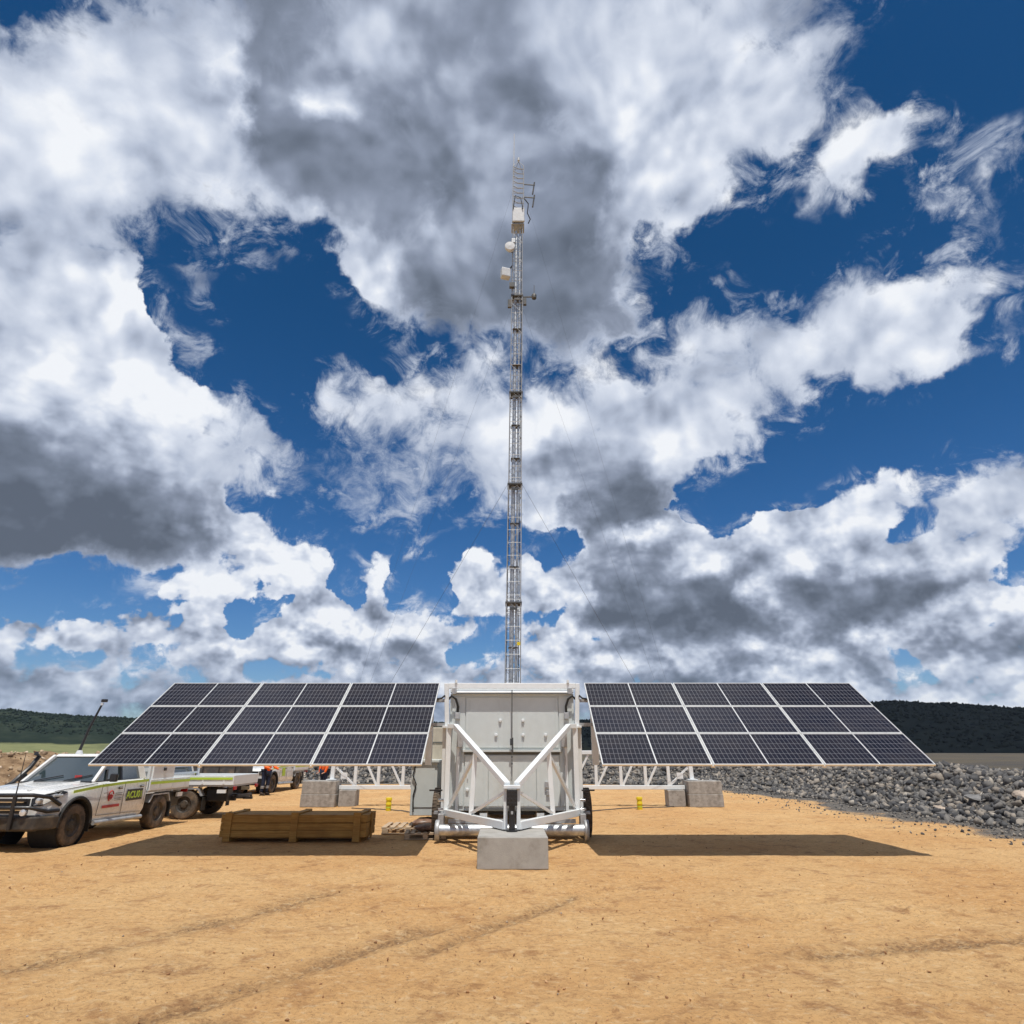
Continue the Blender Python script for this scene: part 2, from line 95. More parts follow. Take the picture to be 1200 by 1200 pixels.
    [25, 23, 22, 23, 24, 24, 24, 22, 19, 22, 24, 21, 15, 14, 17, 14, 14, 14, 14, 14, 14, 16, 17, 17, 17, 15, 14, 14, 15, 16, 16, 15, 14, 12, 12, 12, 12, 11, 11, 12, 15, 19, 20, 20, 20, 17, 15, 15, 16, 18, 19, 19, 19, 20, 16, 16, 19, 16, 14, 14, 14, 14, 14],
    [25, 25, 24, 24, 25, 25, 25, 24, 20, 15, 15, 14, 14, 16, 15, 14, 14, 14, 14, 14, 15, 18, 19, 16, 12, 12, 12, 11, 11, 12, 12, 12, 11, 10, 10, 11, 11, 11, 11, 12, 20, 15, 19, 21, 19, 15, 14, 14, 14, 15, 17, 19, 22, 18, 15, 19, 19, 18, 14, 14, 14, 14, 14],
    [24, 25, 25, 25, 25, 25, 25, 25, 22, 16, 15, 14, 14, 16, 17, 16, 16, 14, 14, 16, 22, 25, 24, 17, 12, 12, 12, 11, 11, 11, 11, 10, 10, 10, 10, 10, 10, 10, 12, 17, 22, 19, 15, 17, 16, 14, 14, 14, 14, 14, 14, 15, 17, 15, 17, 16, 19, 22, 16, 14, 14, 14, 14],
    [22, 24, 25, 25, 25, 25, 25, 25, 24, 19, 15, 14, 15, 17, 16, 16, 16, 16, 14, 17, 24, 25, 25, 23, 16, 12, 11, 11, 11, 11, 11, 10, 10, 10, 10, 10, 10, 10, 12, 18, 22, 22, 14, 14, 15, 14, 14, 14, 14, 14, 14, 14, 16, 16, 18, 19, 18, 19, 16, 14, 14, 14, 14],
    [21, 22, 24, 25, 25, 25, 25, 25, 24, 21, 17, 16, 18, 19, 19, 19, 17, 17, 16, 15, 17, 20, 22, 21, 19, 17, 14, 13, 11, 11, 11, 10, 10, 10, 10, 10, 10, 10, 16, 17, 22, 21, 15, 14, 15, 14, 18, 16, 14, 18, 17, 20, 21, 18, 18, 20, 17, 17, 15, 14, 14, 14, 14],
    [18, 20, 22, 24, 25, 25, 25, 25, 24, 21, 18, 18, 18, 19, 19, 18, 20, 21, 22, 14, 14, 13, 12, 13, 14, 16, 15, 13, 11, 12, 13, 11, 10, 10, 10, 10, 10, 11, 19, 20, 22, 23, 23, 21, 20, 19, 19, 14, 15, 17, 22, 25, 25, 24, 20, 17, 19, 14, 14, 14, 14, 14, 14],
    [14, 17, 20, 21, 24, 24, 24, 24, 23, 21, 19, 19, 19, 19, 15, 13, 12, 12, 13, 12, 12, 11, 11, 11, 11, 12, 13, 13, 12, 14, 14, 12, 10, 10, 10, 10, 10, 12, 19, 22, 24, 25, 25, 25, 24, 22, 19, 17, 18, 21, 24, 25, 25, 25, 25, 22, 14, 14, 14, 14, 14, 14, 14],
    [14, 14, 14, 19, 21, 22, 23, 23, 22, 20, 19, 19, 19, 20, 11, 11, 11, 11, 11, 11, 11, 11, 11, 11, 11, 11, 12, 13, 14, 15, 15, 14, 12, 12, 11, 11, 10, 11, 19, 23, 25, 25, 25, 25, 25, 23, 20, 19, 19, 21, 22, 22, 22, 21, 19, 15, 14, 14, 14, 14, 14, 14, 14],
    [14, 14, 14, 14, 17, 20, 20, 20, 20, 20, 19, 19, 19, 22, 11, 11, 11, 11, 11, 11, 11, 11, 11, 11, 11, 11, 12, 13, 14, 14, 14, 14, 14, 14, 14, 13, 12, 13, 17, 23, 25, 25, 25, 25, 25, 24, 23, 23, 24, 23, 20, 18, 17, 15, 13, 13, 14, 14, 14, 14, 14, 14, 14],
    [14, 14, 14, 14, 14, 14, 19, 19, 19, 19, 19, 19, 22, 21, 11, 12, 12, 12, 12, 12, 12, 12, 11, 11, 11, 11, 12, 13, 14, 14, 14, 14, 14, 14, 14, 13, 13, 15, 18, 21, 24, 25, 25, 25, 24, 24, 25, 25, 25, 25, 22, 17, 14, 12, 12, 12, 13, 14, 14, 14, 14, 14, 14],
    [14, 14, 14, 14, 14, 15, 14, 16, 19, 19, 20, 20, 21, 20, 11, 13, 14, 23, 24, 23, 17, 14, 12, 12, 11, 11, 12, 13, 14, 15, 15, 15, 14, 14, 14, 14, 16, 17, 18, 20, 22, 23, 22, 21, 21, 23, 25, 25, 25, 25, 23, 17, 15, 14, 13, 13, 14, 14, 14, 14, 14, 14, 14],
    [14, 14, 14, 14, 14, 16, 17, 17, 17, 19, 20, 20, 21, 12, 11, 12, 12, 14, 16, 19, 18, 16, 14, 14, 13, 13, 13, 14, 14, 14, 15, 15, 15, 15, 15, 16, 16, 17, 18, 19, 19, 20, 20, 20, 20, 21, 24, 25, 25, 24, 21, 17, 16, 15, 14, 14, 14, 14, 14, 14, 14, 14, 14],
    [14, 14, 14, 14, 15, 16, 17, 17, 17, 18, 19, 18, 16, 11, 13, 13, 13, 14, 14, 14, 14, 14, 14, 15, 15, 15, 15, 15, 15, 14, 14, 14, 15, 16, 17, 17, 17, 18, 18, 19, 19, 20, 20, 20, 20, 20, 23, 24, 24, 23, 20, 18, 16, 15, 14, 14, 14, 14, 14, 14, 14, 14, 14],
    [14, 14, 14, 14, 16, 17, 17, 17, 17, 18, 19, 16, 13, 11, 12, 13, 14, 16, 18, 18, 16, 15, 15, 16, 16, 17, 17, 17, 16, 16, 16, 16, 17, 17, 17, 17, 17, 17, 17, 18, 19, 19, 20, 20, 20, 20, 22, 22, 22, 22, 21, 19, 17, 16, 15, 14, 14, 14, 14, 14, 14, 14, 14],
    [14, 14, 14, 15, 16, 17, 17, 17, 18, 19, 18, 15, 12, 11, 11, 11, 12, 14, 16, 17, 17, 17, 17, 17, 17, 16, 16, 16, 16, 16, 16, 16, 17, 17, 17, 17, 17, 17, 17, 18, 19, 20, 20, 20, 20, 21, 21, 22, 22, 22, 22, 20, 18, 16, 15, 14, 14, 14, 14, 14, 14, 14, 14],
    [14, 14, 15, 16, 17, 17, 17, 17, 18, 19, 16, 13, 11, 11, 11, 11, 12, 13, 14, 15, 16, 17, 17, 17, 17, 16, 15, 14, 14, 15, 15, 16, 16, 16, 17, 17, 17, 18, 19, 19, 19, 19, 19, 19, 19, 20, 21, 22, 22, 22, 22, 21, 19, 17, 16, 15, 14, 14, 14, 14, 14, 14, 14],
    [14, 14, 15, 17, 17, 17, 17, 18, 19, 18, 15, 12, 11, 11, 11, 12, 13, 13, 14, 15, 16, 17, 17, 17, 17, 16, 15, 14, 14, 14, 14, 14, 15, 16, 16, 17, 18, 19, 19, 19, 19, 19, 19, 19, 19, 20, 21, 22, 22, 22, 22, 22, 20, 18, 16, 15, 14, 14, 14, 14, 14, 14, 14],
    [14, 15, 16, 17, 17, 17, 18, 19, 19, 16, 14, 11, 11, 11, 11, 12, 13, 14, 15, 15, 16, 17, 17, 17, 17, 16, 15, 14, 14, 14, 14, 14, 15, 15, 16, 17, 18, 19, 19, 19, 19, 19, 19, 19, 19, 20, 20, 21, 22, 22, 22, 22, 21, 19, 17, 16, 15, 14, 14, 14, 14, 14, 14]]
SOFT = [
    [11, 11, 11, 11, 11, 11, 11, 11, 11, 11, 11, 11, 11, 11, 11, 11, 11, 11, 11, 11, 11, 11, 11, 11, 11, 11, 11, 11, 11, 11, 11, 11, 11, 11, 11, 11, 11, 11, 11, 11, 11, 11, 11, 11, 11, 11, 11, 11, 11, 11, 11, 11, 11, 11, 11, 11, 11, 11, 11, 11, 11, 11, 11],
    [11, 11, 11, 11, 11, 11, 11, 11, 11, 11, 11, 11, 11, 11, 11, 11, 11, 11, 11, 11, 11, 11, 11, 11, 11, 11, 11, 11, 11, 11, 11, 11, 11, 11, 11, 11, 11, 11, 11, 11, 11, 11, 11, 11, 11, 11, 11, 11, 11, 11, 11, 11, 11, 11, 11, 11, 11, 11, 11, 11, 11, 11, 11],
    [10, 11, 11, 11, 11, 11, 11, 11, 11, 11, 11, 11, 11, 11, 11, 11, 11, 11, 11, 11, 11, 11, 11, 11, 11, 11, 11, 11, 11, 11, 11, 11, 11, 11, 11, 11, 11, 11, 11, 11, 11, 11, 11, 11, 11, 11, 11, 11, 11, 11, 11, 11, 11, 11, 11, 11, 11, 11, 11, 11, 10, 10, 10],
    [8, 8, 8, 9, 9, 9, 9, 9, 9, 9, 10, 10, 10, 10, 10, 10, 10, 9, 9, 9, 9, 9, 9, 9, 10, 10, 10, 10, 10, 10, 10, 10, 10, 10, 10, 10, 10, 10, 10, 9, 9, 9, 9, 9, 9, 9, 9, 9, 9, 8, 7, 7, 8, 8, 8, 7, 7, 7, 7, 6, 6, 6, 6],
    [8, 8, 8, 8, 8, 8, 8, 8, 9, 11, 11, 11, 11, 11, 8, 8, 7, 6, 6, 6, 6, 6, 6, 6, 7, 7, 7, 7, 7, 7, 7, 7, 7, 7, 7, 7, 7, 7, 7, 6, 6, 6, 6, 6, 6, 6, 6, 6, 5, 6, 6, 5, 5, 6, 6, 6, 6, 6, 6, 6, 6, 6, 6],
    [8, 8, 8, 8, 8, 8, 8, 8, 8, 8, 13, 13, 6, 7, 13, 8, 8, 8, 8, 13, 13, 12, 5, 5, 5, 5, 6, 6, 6, 6, 6, 6, 6, 5, 5, 6, 5, 5, 5, 5, 5, 5, 5, 5, 5, 4, 4, 4, 7, 11, 4, 3, 5, 6, 6, 6, 6, 6, 6, 6, 6, 6, 6],
    [7, 7, 8, 8, 8, 8, 8, 8, 8, 4, 3, 3, 3, 3, 4, 5, 3, 3, 3, 3, 3, 3, 3, 4, 5, 5, 5, 5, 5, 8, 7, 6, 4, 3, 3, 3, 3, 3, 3, 3, 4, 5, 4, 3, 3, 3, 3, 3, 3, 3, 3, 3, 7, 4, 6, 6, 6, 6, 6, 6, 6, 7, 7],
    [4, 5, 5, 6, 6, 7, 7, 7, 8, 8, 6, 4, 5, 5, 3, 3, 3, 3, 3, 3, 3, 3, 3, 3, 3, 3, 3, 3, 3, 4, 6, 4, 3, 3, 3, 7, 6, 4, 4, 3, 3, 3, 3, 3, 3, 3, 3, 3, 4, 5, 5, 5, 4, 3, 6, 7, 7, 7, 8, 8, 8, 8, 8],
    [3, 3, 3, 4, 4, 5, 5, 6, 8, 8, 8, 8, 8, 8, 8, 4, 3, 3, 3, 3, 3, 3, 3, 3, 3, 3, 4, 6, 5, 4, 6, 7, 5, 8, 5, 5, 6, 5, 5, 4, 3, 3, 3, 3, 3, 3, 3, 3, 3, 3, 3, 3, 3, 3, 6, 8, 8, 8, 8, 8, 8, 8, 8],
    [3, 3, 3, 3, 3, 3, 3, 4, 4, 8, 7, 7, 7, 7, 8, 3, 3, 3, 3, 3, 3, 3, 3, 3, 3, 9, 8, 8, 5, 3, 3, 6, 3, 4, 3, 3, 3, 3, 3, 3, 3, 3, 3, 3, 3, 3, 3, 3, 3, 3, 4, 6, 8, 5, 4, 8, 8, 8, 8, 8, 8, 8, 8],
    [3, 3, 3, 3, 3, 3, 3, 3, 3, 3, 3, 7, 11, 5, 3, 3, 3, 3, 3, 3, 3, 4, 3, 6, 3, 7, 6, 6, 3, 4, 3, 6, 3, 3, 3, 3, 3, 3, 3, 3, 3, 3, 3, 3, 3, 3, 3, 3, 3, 4, 6, 6, 3, 3, 8, 8, 8, 8, 8, 8, 9, 9, 10],
    [3, 3, 3, 3, 3, 3, 3, 3, 3, 3, 3, 3, 3, 3, 3, 3, 5, 4, 3, 3, 3, 4, 4, 10, 4, 7, 6, 6, 4, 3, 3, 9, 3, 8, 6, 5, 4, 4, 4, 4, 3, 3, 3, 3, 3, 3, 3, 3, 3, 3, 5, 7, 6, 8, 8, 8, 8, 9, 9, 10, 11, 11, 12],
    [3, 3, 3, 3, 3, 3, 3, 3, 3, 3, 3, 3, 3, 3, 3, 3, 3, 3, 3, 3, 5, 11, 4, 16, 9, 16, 16, 7, 9, 4, 3, 10, 4, 6, 6, 8, 4, 3, 3, 3, 3, 3, 3, 3, 3, 3, 3, 3, 3, 4, 6, 7, 8, 8, 9, 10, 10, 11, 11, 12, 13, 13, 14],
    [5, 4, 3, 3, 3, 3, 3, 3, 3, 3, 3, 3, 3, 3, 3, 3, 3, 3, 4, 15, 16, 17, 15, 17, 17, 17, 16, 15, 16, 16, 15, 15, 13, 6, 5, 5, 3, 3, 3, 3, 3, 3, 3, 3, 3, 3, 3, 4, 5, 6, 8, 9, 9, 9, 9, 10, 12, 12, 13, 14, 14, 15, 16],
    [6, 6, 5, 4, 4, 3, 3, 3, 3, 3, 3, 3, 3, 3, 4, 4, 6, 8, 9, 14, 16, 20, 19, 17, 17, 17, 17, 17, 18, 17, 17, 16, 8, 6, 5, 3, 3, 3, 3, 3, 4, 3, 3, 5, 6, 6, 6, 7, 10, 8, 8, 10, 10, 12, 12, 13, 14, 14, 15, 16, 16, 17, 18],
    [6, 6, 6, 6, 5, 5, 4, 3, 3, 3, 3, 3, 3, 5, 6, 8, 9, 11, 9, 11, 18, 24, 25, 24, 20, 18, 17, 19, 20, 19, 18, 16, 6, 6, 5, 3, 3, 3, 3, 4, 6, 5, 5, 5, 6, 6, 6, 7, 9, 9, 9, 11, 10, 8, 7, 10, 15, 16, 17, 17, 18, 19, 20],
    [6, 6, 6, 6, 6, 6, 5, 3, 3, 3, 3, 3, 3, 4, 7, 9, 10, 9, 9, 13, 22, 25, 25, 25, 25, 25, 24, 23, 22, 21, 19, 17, 7, 6, 5, 5, 5, 5, 5, 8, 8, 8, 6, 6, 6, 6, 7, 7, 6, 6, 6, 7, 6, 6, 6, 7, 15, 18, 18, 19, 20, 21, 22],
    [7, 6, 6, 6, 6, 6, 5, 3, 3, 3, 4, 4, 4, 5, 8, 11, 10, 9, 9, 12, 22, 25, 25, 25, 25, 25, 24, 23, 22, 21, 18, 12, 8, 6, 6, 6, 6, 6, 7, 8, 8, 8, 8, 8, 9, 10, 7, 6, 6, 6, 6, 6, 6, 6, 6, 11, 19, 19, 20, 21, 22, 22, 22],
    [8, 8, 7, 6, 6, 6, 6, 6, 3, 3, 3, 3, 3, 3, 5, 11, 9, 9, 9, 10, 20, 22, 23, 24, 24, 24, 23, 22, 22, 17, 11, 7, 6, 6, 6, 6, 6, 6, 7, 8, 8, 8, 10, 11, 13, 12, 10, 8, 6, 6, 6, 7, 7, 8, 13, 19, 20, 21, 22, 22, 22, 22, 22],
    [8, 8, 8, 8, 7, 6, 5, 4, 5, 4, 3, 3, 3, 3, 3, 8, 10, 9, 10, 12, 18, 16, 16, 17, 17, 16, 20, 22, 18, 11, 7, 7, 6, 6, 7, 8, 8, 8, 9, 9, 10, 10, 11, 13, 13, 11, 11, 11, 10, 16, 16, 14, 16, 18, 20, 20, 22, 22, 22, 22, 22, 22, 22],
    [12, 9, 8, 8, 8, 8, 6, 3, 3, 3, 4, 4, 3, 3, 5, 10, 11, 12, 12, 12, 15, 14, 15, 15, 15, 15, 16, 21, 17, 9, 7, 7, 7, 7, 8, 8, 9, 9, 10, 11, 11, 11, 13, 14, 14, 14, 13, 12, 12, 13, 15, 14, 14, 14, 20, 17, 18, 22, 22, 22, 22, 23, 24],
    [16, 13, 11, 8, 8, 8, 6, 5, 4, 3, 3, 3, 5, 12, 11, 11, 12, 12, 12, 14, 14, 14, 16, 18, 17, 16, 18, 21, 20, 13, 8, 7, 7, 7, 8, 9, 9, 10, 12, 13, 14, 14, 15, 16, 16, 16, 16, 16, 17, 18, 18, 16, 16, 16, 17, 20, 22, 22, 22, 22, 23, 24, 25],
    [22, 18, 14, 12, 10, 7, 3, 3, 4, 3, 3, 3, 4, 14, 16, 12, 13, 12, 12, 16, 17, 14, 17, 19, 17, 17, 17, 17, 16, 14, 13, 12, 11, 12, 13, 15, 15, 16, 17, 17, 17, 15, 14, 14, 14, 14, 14, 14, 14, 14, 16, 17, 14, 14, 14, 18, 20, 21, 23, 24, 25, 25, 25],
    [22, 22, 20, 16, 13, 12, 4, 3, 3, 3, 3, 3, 9, 12, 12, 13, 14, 14, 14, 16, 17, 17, 17, 17, 18, 17, 17, 16, 14, 14, 14, 18, 18, 17, 16, 16, 17, 17, 17, 17, 17, 16, 15, 14, 14, 14, 15, 15, 14, 14, 15, 16, 14, 14, 16, 22, 22, 23, 25, 25, 25, 25, 25],
    [22, 22, 22, 22, 19, 17, 14, 8, 5, 3, 3, 3, 9, 11, 11, 14, 14, 14, 15, 16, 17, 17, 17, 17, 17, 19, 18, 17, 14, 14, 14, 17, 17, 16, 15, 15, 16, 16, 17, 17, 17, 17, 18, 19, 19, 19, 19, 18, 19, 20, 20, 20, 21, 22, 23, 24, 25, 22, 25, 25, 25, 25, 25],
    [22, 22, 22, 23, 24, 23, 21, 17, 13, 6, 4, 6, 11, 11, 12, 14, 14, 14, 14, 14, 15, 17, 19, 17, 17, 15, 14, 14, 14, 15, 16, 16, 14, 13, 13, 13, 11, 9, 9, 10, 13, 17, 17, 19, 17, 17, 15, 15, 16, 19, 20, 22, 22, 22, 24, 24, 23, 24, 25, 25, 25, 25, 25],
    [22, 22, 22, 24, 25, 25, 24, 22, 18, 14, 14, 12, 12, 16, 15, 15, 14, 14, 14, 14, 15, 18, 19, 16, 12, 11, 11, 11, 11, 12, 13, 13, 12, 12, 11, 9, 9, 9, 9, 11, 16, 12, 15, 15, 14, 14, 14, 14, 14, 16, 19, 21, 20, 22, 23, 22, 22, 23, 25, 25, 25, 25, 25],
    [22, 22, 23, 24, 25, 25, 25, 24, 21, 17, 16, 16, 14, 16, 17, 17, 16, 15, 15, 15, 12, 9, 9, 11, 11, 11, 11, 11, 11, 11, 12, 12, 11, 11, 11, 11, 11, 12, 13, 15, 16, 15, 12, 13, 14, 14, 14, 14, 14, 14, 14, 16, 20, 20, 21, 25, 24, 20, 25, 25, 25, 25, 25],
    [22, 22, 23, 25, 25, 25, 25, 25, 23, 19, 17, 17, 16, 16, 16, 17, 17, 17, 16, 16, 10, 9, 9, 9, 11, 11, 11, 11, 11, 11, 11, 11, 11, 11, 11, 11, 11, 11, 12, 14, 16, 16, 11, 12, 15, 14, 14, 14, 14, 14, 14, 15, 19, 19, 20, 24, 25, 25, 25, 25, 25, 25, 25],
    [22, 22, 23, 24, 25, 25, 25, 25, 23, 20, 17, 17, 16, 14, 14, 14, 17, 16, 16, 16, 17, 14, 12, 12, 14, 14, 13, 12, 11, 11, 11, 11, 11, 11, 11, 11, 11, 11, 11, 13, 16, 15, 12, 12, 15, 15, 18, 16, 14, 18, 17, 16, 18, 19, 21, 16, 24, 25, 23, 19, 18, 21, 25],
    [23, 22, 22, 24, 25, 25, 25, 24, 23, 19, 17, 17, 17, 15, 14, 13, 13, 12, 12, 14, 15, 14, 14, 14, 14, 14, 13, 12, 11, 11, 11, 11, 11, 11, 11, 11, 11, 11, 11, 11, 13, 12, 12, 13, 16, 17, 19, 15, 16, 16, 16, 12, 12, 12, 18, 22, 22, 20, 15, 15, 15, 18, 25],
    [25, 23, 22, 23, 24, 24, 24, 23, 21, 18, 17, 17, 17, 16, 13, 12, 12, 11, 11, 13, 14, 14, 14, 14, 14, 13, 13, 12, 11, 11, 11, 11, 11, 11, 11, 11, 11, 11, 11, 11, 12, 11, 11, 12, 13, 16, 17, 17, 17, 17, 14, 12, 12, 12, 12, 16, 19, 15, 15, 15, 15, 19, 25],
    [25, 25, 22, 24, 24, 22, 21, 21, 19, 17, 17, 17, 17, 9, 11, 11, 11, 11, 11, 12, 14, 14, 14, 14, 14, 14, 12, 11, 11, 11, 12, 12, 13, 13, 12, 12, 11, 11, 11, 11, 11, 11, 11, 11, 12, 15, 17, 17, 16, 16, 17, 17, 17, 19, 20, 19, 15, 15, 15, 15, 16, 24, 25],
    [25, 25, 25, 22, 25, 25, 22, 22, 22, 21, 18, 17, 14, 6, 11, 11, 11, 11, 11, 11, 12, 13, 14, 14, 14, 13, 12, 11, 12, 13, 14, 14, 14, 14, 14, 13, 12, 11, 11, 11, 11, 11, 11, 11, 12, 14, 15, 13, 13, 14, 17, 19, 20, 21, 21, 18, 15, 15, 15, 17, 23, 25, 25],
    [25, 25, 25, 25, 25, 22, 24, 22, 22, 22, 22, 20, 7, 6, 11, 12, 12, 11, 11, 11, 11, 11, 12, 12, 12, 12, 11, 11, 12, 13, 14, 14, 14, 14, 14, 13, 12, 11, 11, 11, 11, 11, 11, 12, 12, 13, 12, 12, 12, 12, 14, 19, 21, 23, 23, 21, 19, 18, 21, 25, 25, 25, 25],
    [25, 25, 25, 25, 25, 25, 22, 23, 22, 22, 22, 22, 9, 7, 11, 13, 12, 11, 11, 11, 11, 11, 11, 11, 11, 11, 11, 11, 11, 12, 12, 13, 13, 13, 13, 12, 11, 11, 11, 11, 12, 12, 13, 13, 14, 12, 12, 12, 12, 12, 14, 20, 22, 24, 25, 25, 25, 25, 25, 25, 25, 25, 25],
    [25, 25, 25, 25, 25, 25, 25, 25, 25, 23, 22, 20, 8, 11, 11, 14, 14, 12, 12, 11, 11, 11, 11, 11, 11, 11, 11, 11, 11, 11, 11, 11, 11, 11, 11, 11, 11, 11, 12, 13, 14, 14, 14, 14, 14, 13, 12, 12, 12, 12, 17, 22, 24, 25, 25, 25, 25, 25, 25, 25, 25, 25, 25],
    [25, 25, 25, 25, 25, 25, 25, 25, 25, 24, 23, 21, 15, 12, 15, 16, 15, 14, 12, 11, 11, 11, 11, 11, 11, 11, 11, 11, 11, 11, 11, 11, 11, 11, 11, 12, 12, 12, 13, 13, 14, 14, 14, 14, 14, 14, 13, 13, 14, 18, 22, 24, 25, 25, 25, 25, 25, 25, 25, 25, 25, 25, 25],
    [25, 25, 25, 25, 25, 25, 25, 25, 24, 23, 22, 21, 19, 16, 18, 17, 16, 15, 14, 13, 12, 11, 11, 11, 11, 11, 11, 12, 12, 13, 13, 14, 14, 14, 14, 14, 14, 14, 14, 14, 14, 14, 14, 14, 14, 15, 17, 18, 20, 22, 23, 24, 25, 25, 25, 25, 25, 25, 25, 25, 25, 25, 25],
    [25, 25, 25, 25, 25, 25, 25, 25, 24, 23, 22, 21, 20, 19, 18, 17, 17, 16, 16, 15, 13, 12, 11, 11, 11, 11, 11, 12, 13, 13, 14, 14, 14, 14, 14, 14, 14, 14, 14, 14, 14, 15, 15, 15, 16, 17, 19, 20, 21, 21, 22, 23, 24, 25, 25, 25, 25, 25, 25, 25, 25, 25, 25],
    [25, 25, 25, 25, 25, 25, 25, 24, 23, 22, 21, 20, 19, 18, 17, 17, 17, 17, 17, 16, 15, 14, 14, 13, 13, 13, 13, 12, 12, 13, 13, 13, 14, 14, 14, 14, 14, 14, 14, 15, 16, 17, 17, 17, 17, 17, 18, 19, 20, 21, 22, 23, 24, 25, 25, 25, 25, 25, 25, 25, 25, 25, 25],
    [25, 25, 25, 25, 25, 25, 25, 24, 23, 22, 21, 20, 19, 18, 17, 17, 17, 17, 16, 15, 15, 14, 14, 14, 14, 14, 14, 14, 14, 14, 14, 14, 14, 14, 14, 14, 14, 14, 14, 15, 16, 17, 17, 17, 17, 17, 18, 19, 20, 21, 22, 23, 24, 24, 25, 25, 25, 25, 25, 25, 25, 25, 25],
    [25, 25, 25, 25, 25, 25, 24, 23, 22, 21, 20, 19, 18, 18, 17, 17, 17, 17, 16, 15, 14, 14, 14, 14, 14, 14, 14, 14, 14, 14, 14, 14, 14, 14, 14, 14, 14, 14, 14, 15, 15, 16, 17, 17, 17, 17, 18, 19, 19, 20, 21, 22, 23, 24, 25, 25, 25, 25, 25, 25, 25, 25, 25]]


W = bpy.data.worlds.new('World'); SC.world = W; W.use_nodes = True
nt = W.node_tree; nt.nodes.clear()
class NG:
    def __init__(s, nt): s.nt = nt
    def n(s, t, **k):
        o = s.nt.nodes.new(t)
        for a, v in k.items(): setattr(o, a, v)
        return o
    def put(s, sock, v):
        if hasattr(v, 'is_output'): s.nt.links.new(v, sock)
        elif v is not None: sock.default_value = v
    def m(s, op, a, b=None, c=None, clamp=False):
        o = s.n('ShaderNodeMath', operation=op, use_clamp=clamp)
        for i, v in enumerate((a, b, c)):
            if v is not None: s.put(o.inputs[i], v)
        return o.outputs[0]
    def v(s, op, a, b=None, c=None, scale=None):
        o = s.n('ShaderNodeVectorMath', operation=op)
        for i, q in enumerate((a, b, c)):
            if q is not None: s.put(o.inputs[i], q)
        if scale is not None: s.put(o.inputs['Scale'], scale)
        return o.outputs['Value'] if op in ('LENGTH', 'DOT_PRODUCT') else o.outputs['Vector']
    def mr(s, x, a, b, c=0., d=1., smooth=True):
        o = s.n('ShaderNodeMapRange', interpolation_type='SMOOTHSTEP' if smooth else 'LINEAR')
        for i, q in enumerate((x, a, b, c, d)): s.put(o.inputs[i], q)
        return o.outputs[0]
    def noise(s, vec, scale, detail=4, rough=.5, dist=0., col=False):
        o = s.n('ShaderNodeTexNoise'); s.put(o.inputs['Vector'], vec); s.put(o.inputs['Scale'], scale)
        o.inputs['Detail'].default_value = detail; o.inputs['Roughness'].default_value = rough; o.inputs['Distortion'].default_value = dist
        return o.outputs['Color' if col else 'Fac']
    def mixc(s, f, a, b, mode='MIX'):
        o = s.n('ShaderNodeMix', data_type='RGBA', blend_type=mode)
        s.put(o.inputs[0], f); s.put(o.inputs[6], a); s.put(o.inputs[7], b); return o.outputs[2]
    def mixf(s, f, a, b):
        o = s.n('ShaderNodeMix', data_type='FLOAT'); s.put(o.inputs[0], f); s.put(o.inputs[2], a); s.put(o.inputs[3], b); return o.outputs[0]
    def ramp(s, f, stops, interp='LINEAR'):
        o = s.n('ShaderNodeValToRGB'); cr = o.color_ramp; cr.interpolation = interp
        while len(cr.elements) < len(stops): cr.elements.new(.5)
        for i, (p, c) in enumerate(stops):
            cr.elements[i].position = p
        for i, (p, c) in enumerate(stops):
            cr.elements[i].position = p; cr.elements[i].color = (*c[:3], 1)
        s.put(o.inputs[0], f); return o.outputs['Color']
    def sep(s, v):
        o = s.n('ShaderNodeSeparateXYZ'); s.put(o.inputs[0], v); return o.outputs
    def comb(s, x, y, z):
        o = s.n('ShaderNodeCombineXYZ')
        for i, q in enumerate((x, y, z)): s.put(o.inputs[i], q)
        return o.outputs[0]
def lin(r, g, b):
    f = lambda c: (c / 255 / 12.92) if c / 255 <= .04045 else ((c / 255 + .055) / 1.055) ** 2.4
    return (f(r), f(g), f(b), 1)

G = NG(nt)
SKY_STRENGTH = .10
sky = G.n('ShaderNodeTexSky', sky_type='NISHITA', sun_disc=False, sun_elevation=R(SUN_EL), sun_rotation=R(SUN_AZ))
sky.altitude = 300; sky.air_density = 1.0; sky.dust_density = .25; sky.ozone_density = 3.0
D = G.n('ShaderNodeTexCoord').outputs['Generated']
dx, dy, dz = G.sep(D)
el0 = G.m('ARCSINE', dz); az0 = G.m('ARCTAN2', dx, dy)
w1 = G.v('SUBTRACT', G.noise(D, 11, 6, .55, col=True), (.5, .5, .5))
w1x, w1y, w1z = G.sep(w1)
az = G.m('MULTIPLY_ADD', w1x, .17, az0); el = G.m('MULTIPLY_ADD', w1y, .10, el0)
t = G.m('PINGPONG', G.m('MULTIPLY_ADD', az, 1 / R(108), .5), 1.0)
r = G.m('MINIMUM', G.m('MAXIMUM', G.m('MULTIPLY', G.m('ADD', el, R(1)), 42 / R(62.5)), 0.), 42.)
